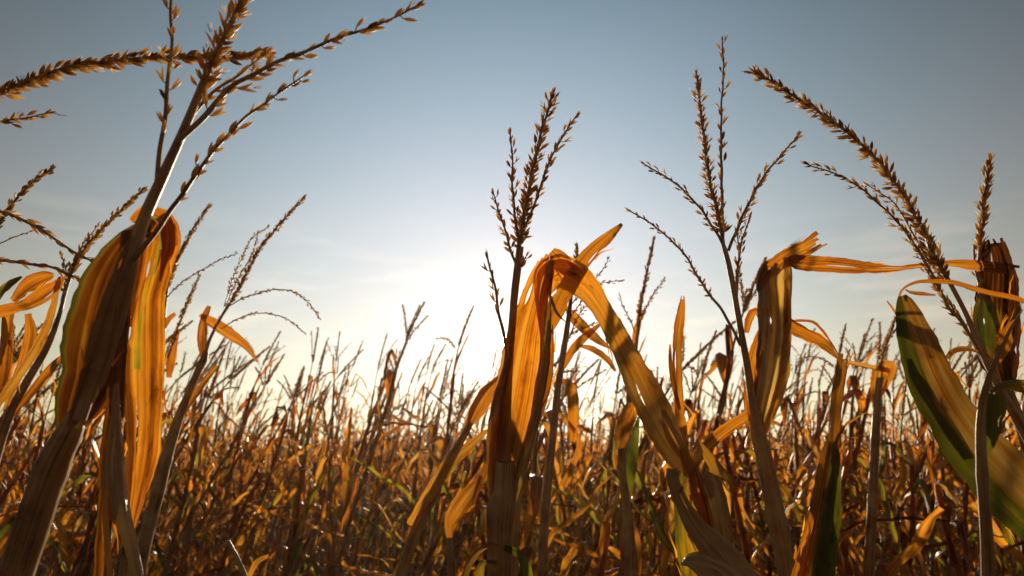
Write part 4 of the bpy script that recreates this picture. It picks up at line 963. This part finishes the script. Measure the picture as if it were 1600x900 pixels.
def place_near(pr, x, y, rz, sc, label, group, tilt=0.0):
    t = thing('corn_plant', label, 'corn plant', (x, y, 0), group)
    t.rotation_euler = (FR.uniform(-.05, .05), tilt, rz); t.scale = (1, 1, sc) if abs(sc - 1) < .25 else (sc, sc, sc)
    t.rotation_mode = 'XYZ'
    for nm, me in pr['me']:
        o = bpy.data.objects.new(nm, me); COL.objects.link(o); o.parent = t
    return t

# plants whose tops stand out against the sky: tip pixel, depth, prototype, label
SKYLINE = [
 (664, 470, 3.3, 1, 'corn plant whose slim tassel tips right above crossed leaves, left of the sun'),
 (741, 476, 3.4, 0, 'corn plant with a thin straight tassel nearest to the left of the sun'),
 (511, 532, 4.2, 2, 'corn plant with a forked tassel standing alone on the skyline left of centre'),
 (568, 545, 5.0, 3, 'small thin corn tassel on the skyline halfway between two taller ones left of the sun'),
 (421, 540, 3.6, 4, 'corn plant leaning right below the two arching tassel branches'),
 (445, 552, 4.0, 5, 'corn plant with a fine tassel leaning right, second under the arching branches'),
 (352, 545, 3.2, 2, 'thin corn plant behind the slender stalk of the pointed tassel plant'),
 (1322, 505, 3.2, 0, 'corn plant with a straight narrow tassel under the middle of the level leaf'),
 (1352, 520, 3.6, 5, 'shorter narrow tassel right of the straight one under the level leaf'),
 (1398, 498, 3.0, 1, 'corn plant with a full tassel just left of the broad green and tan leaf'),
 (1512, 540, 3.4, 4, 'corn plant seen between the broad green and tan leaf and the dark leaves'),
 (1590, 500, 3.0, 3, 'corn plant with its tassel at the right edge beside the dark leaves'),
 (1252, 555, 3.4, 2, 'corn plant with its tassel just right of the pleated grey sheath'),
 (1198, 400, 2.3, 1, 'corn plant with two fine tassel spikes right behind the tassel with five branches'),
 (1120, 515, 3.0, 0, 'corn plant whose tassel shows between the torn upright leaf and the leaning stalk'),
 (1100, 560, 3.6, 5, 'small corn plant right of the narrow torn upright leaf'),
 (935, 560, 3.0, 4, 'corn plant under the arch of the long bent leaf'),
 (975, 545, 3.7, 2, 'corn plant with a thin tassel under the right side of the bent leaf'),
 (1035, 590, 3.2, 6, 'leafy corn plant left of the narrow torn upright leaf'),
 (905, 540, 2.6, 3, 'corn plant close behind the thin plant with the narrow orange leaves'),
 (605, 590, 3.6, 6, 'corn plant without tassel with drooping leaves left of the glow of the sun'),
 (700, 560, 3.8, 2, 'corn plant with a faint thin tassel between the two slim tassels left of the sun'),
 (60, 520, 2.2, 5, 'corn plant behind the bleached shredded leaf at the left edge'),
 (8, 560, 2.0, 0, 'corn plant in the left corner behind the dark hanging leaves'),
 (396, 560, 4.2, 3, 'small leaning corn plant between the two that stand under the arching branches'),
 (300, 500, 2.9, 4, 'corn plant whose tassel shows between the tall left plant and the slender pointed one'),
 (248, 545, 2.7, 1, 'corn plant right beside the hanging orange leaf of the tall left plant'),
 (638, 530, 4.4, 5, 'corn plant half hidden behind the one with crossed leaves left of the sun'),
 (868, 500, 2.4, 2, 'corn plant whose tassel shows close under the top of the arching leaf'),
 (1008, 480, 3.1, 0, 'corn plant whose thin tassel crosses the slim straight tassel right of the arch'),
 (1150, 500, 2.6, 3, 'corn plant right behind the leaning stalk of the five-branched tassel'),
 (1470, 560, 3.3, 2, 'corn plant behind the upper end of the broad green and tan leaf'),
]
GROUP_SKY = 'corn plants standing out against the sky'
taken = []
for i, (px, py, d, k, label) in enumerate(SKYLINE):
    p = P(px, py, d); pr = NEAR[k]
    tp = pr['tassel'] or pr['stalk']; v = np.concatenate(tp.v); tip = v[np.argmax(v[:, 2])]
    sc = p[2] / tip[2]; rz = FR.uniform(-0.5, 0.5)
    tx = (tip[0] * math.cos(rz) - tip[1] * math.sin(rz)); ty = tip[0] * math.sin(rz) + tip[1] * math.cos(rz)
    tilt = 0.0
    x, y = p[0] - tx, p[1] - ty
    t = place_near(pr, x, y, rz, sc, label, GROUP_SKY)
    t.rotation_euler = (0, 0, rz); t.scale = (1, 1, sc)
    taken.append((x, y))

# rows of plants further in
def tip_limit(x, y, tassel):
    """height of the tallest plant allowed here, so near plants stay as low as the photograph shows"""
    d = math.hypot(x, y)
    line = (575 if d < 3 else 548 if d < 5 else 528) if tassel else (682 if x < 0.1 * y else 650)
    if x < 0.15 * y: line += 4
    return 1.5 + d * (712 - line) / F_PX
spots = []
row = 1.45
while row < 9.5:
    x = -0.9 * row - 1.2
    while x < 0.9 * row + 1.2:
        xx = x + FR.uniform(-.07, .07); yy = row + FR.uniform(-.14, .14)
        x += 0.18 if row > 3 else 0.22
        lim = 3.1 if xx < 0.0 else 1.9
        if yy < lim - (0.8 if xx < -1.3 else 0) : continue
        if abs(xx) > 0.86 * yy + 0.35: continue
        if min(math.hypot(xx - a, yy - b) for a, b in taken) < 0.12: continue
        spots.append((xx, yy))
    row += 0.66
spots.sort(key=lambda q: math.hypot(*q))
N_IND = 268
GROUP_FIELD = 'corn plants massed in the field behind'
ind, rest = spots[:N_IND], spots[N_IND:]
LAB = 'dry corn plant in the dense rows of the field behind the near plants'
for i, (x, y) in enumerate(ind):
    d = math.hypot(x, y)
    ta = FR.random() < (0.10 if d < 3 else 0.60); hmax = tip_limit(x, y, ta)
    if d < 4.6:
        pr = FR.choice(NEAR[:6] if ta else NEAR[6:])
        sc = min(1.05, hmax / pr['height'] * FR.uniform(0.84, 1.0))
        place_near(pr, x, y, FR.uniform(-.9, .9) + (math.pi if FR.random() < .15 else 0), sc, LAB, GROUP_FIELD)
    else:
        pr = FR.choice(MIDP[:6] if ta else MIDP[6:])
        o = bpy.data.objects.new('corn_plant', pr['joined']); COL.objects.link(o)
        sc = min(1.08, hmax / pr['height'] * FR.uniform(0.86, 1.03))
        o.location = (x, y, 0); o.rotation_euler = (FR.uniform(-.05, .05), FR.uniform(-.02, .08), FR.uniform(-1, 1)); o.scale = (1, 1, sc)
        o['label'] = LAB; o['category'] = 'corn plant'; o['group'] = GROUP_FIELD

# everything beyond: one object, plants instanced on points
pts = [(x, y) for x, y in rest]
row = 9.6
while row < 130:
    st = 0.22 if row < 22 else 0.34 if row < 50 else 0.8
    x = -0.86 * row - 1.5
    while x < 0.86 * row + 1.5:
        pts.append((x + FR.uniform(-.09, .09), row + FR.uniform(-.2, .2))); x += st * FR.uniform(.7, 1.3)
    row += 0.75 if row < 30 else 1.1 if row < 60 else 2.6
# the same field goes on behind the camera
row = -1.7
while row > -34:
    x = -16.0 if row > -12 else -24.0
    while x < (16.0 if row > -12 else 24.0):
        pts.append((x + FR.uniform(-.1, .1), row + FR.uniform(-.2, .2))); x += (0.3 if row > -6 else .5) * FR.uniform(.7, 1.3)
    row -= 0.75 if row > -8 else 1.3
pv = np.array([(x, y, 0.0) for x, y in pts])
me = bpy.data.meshes.new('corn_field')
me.from_pydata(pv.tolist(), [], [])
nP = len(pv); rs = np.random.RandomState(5)
a = me.attributes.new('spin', 'FLOAT', 'POINT'); a.data.foreach_set('value', rs.uniform(-1.2, 1.2, nP).astype(np.float32))
a = me.attributes.new('size', 'FLOAT', 'POINT'); a.data.foreach_set('value', rs.uniform(0.84, 1.06, nP).astype(np.float32))
dd_ = np.hypot(pv[:, 0], pv[:, 1])
a = me.attributes.new('kind_index', 'INT', 'POINT'); a.data.foreach_set('value', np.where(dd_ < 16, rs.randint(0, 11, nP), rs.randint(11, 19, nP)).astype(np.int32))
protos = bpy.data.collections.new('field_kinds')
for i, pr in enumerate(MIDP + FARP):
    protos.objects.link(bpy.data.objects.new('kind_%02d' % i, pr['joined']))
fo = part('corn_field', me, None)
fo['kind'] = 'stuff'; fo['label'] = 'brown dry corn field running back to the horizon'; fo['category'] = 'corn field'
ng = bpy.data.node_groups.new('field_scatter', 'GeometryNodeTree')
ng.interface.new_socket('Geometry', in_out='INPUT', socket_type='NodeSocketGeometry')
ng.interface.new_socket('Geometry', in_out='OUTPUT', socket_type='NodeSocketGeometry')
gi = ng.nodes.new('NodeGroupInput'); go = ng.nodes.new('NodeGroupOutput')
ci = ng.nodes.new('GeometryNodeCollectionInfo'); ci.inputs['Collection'].default_value = protos
ci.inputs['Separate Children'].default_value = True; ci.inputs['Reset Children'].default_value = True
ip = ng.nodes.new('GeometryNodeInstanceOnPoints'); ip.inputs['Pick Instance'].default_value = True
def nattr(nm, ty):
    n = ng.nodes.new('GeometryNodeInputNamedAttribute'); n.data_type = ty; n.inputs['Name'].default_value = nm
    return n.outputs['Attribute']
cb = ng.nodes.new('ShaderNodeCombineXYZ'); ng.links.new(nattr('spin', 'FLOAT'), cb.inputs[2])
ng.links.new(gi.outputs[0], ip.inputs['Points']); ng.links.new(ci.outputs[0], ip.inputs['Instance'])
ng.links.new(nattr('kind_index', 'INT'), ip.inputs['Instance Index'])
ng.links.new(cb.outputs[0], ip.inputs['Rotation'])
ng.links.new(nattr('size', 'FLOAT'), ip.inputs['Scale'])
ng.links.new(ip.outputs[0], go.inputs[0])
md = fo.modifiers.new('scatter', 'NODES'); md.node_group = ng

# the evening air over the field
def haze_box():
    mb = MB(); X, Y0, Y1, Z0, Z1 = 3050.0, -3050.0, 3050.0, -1.1, 3.0
    v = [(x, y, z) for z in (Z0, Z1) for y in (Y0, Y1) for x in (-X, X)]
    fc = [(0, 2, 3, 1), (4, 5, 7, 6), (0, 1, 5, 4), (2, 6, 7, 3), (0, 4, 6, 2), (1, 3, 7, 5)]
    mb.add(v, fc, np.zeros((8, 2)))
    m = bpy.data.materials.new('evening_air'); m.use_nodes = True
    t = m.node_tree; t.nodes.clear(); out = N(t, 'ShaderNodeOutputMaterial')
    pv_ = N(t, 'ShaderNodeVolumePrincipled')
    pv_.inputs['Color'].default_value = (0.96, 0.90, 0.80, 1); pv_.inputs['Density'].default_value = 0.0014; pv_.inputs['Anisotropy'].default_value = 0.72
    t.links.new(pv_.outputs[0], out.inputs['Volume'])
    o = part('haze', mb.mesh('haze', [m]), None); o['kind'] = 'stuff'
haze_box()
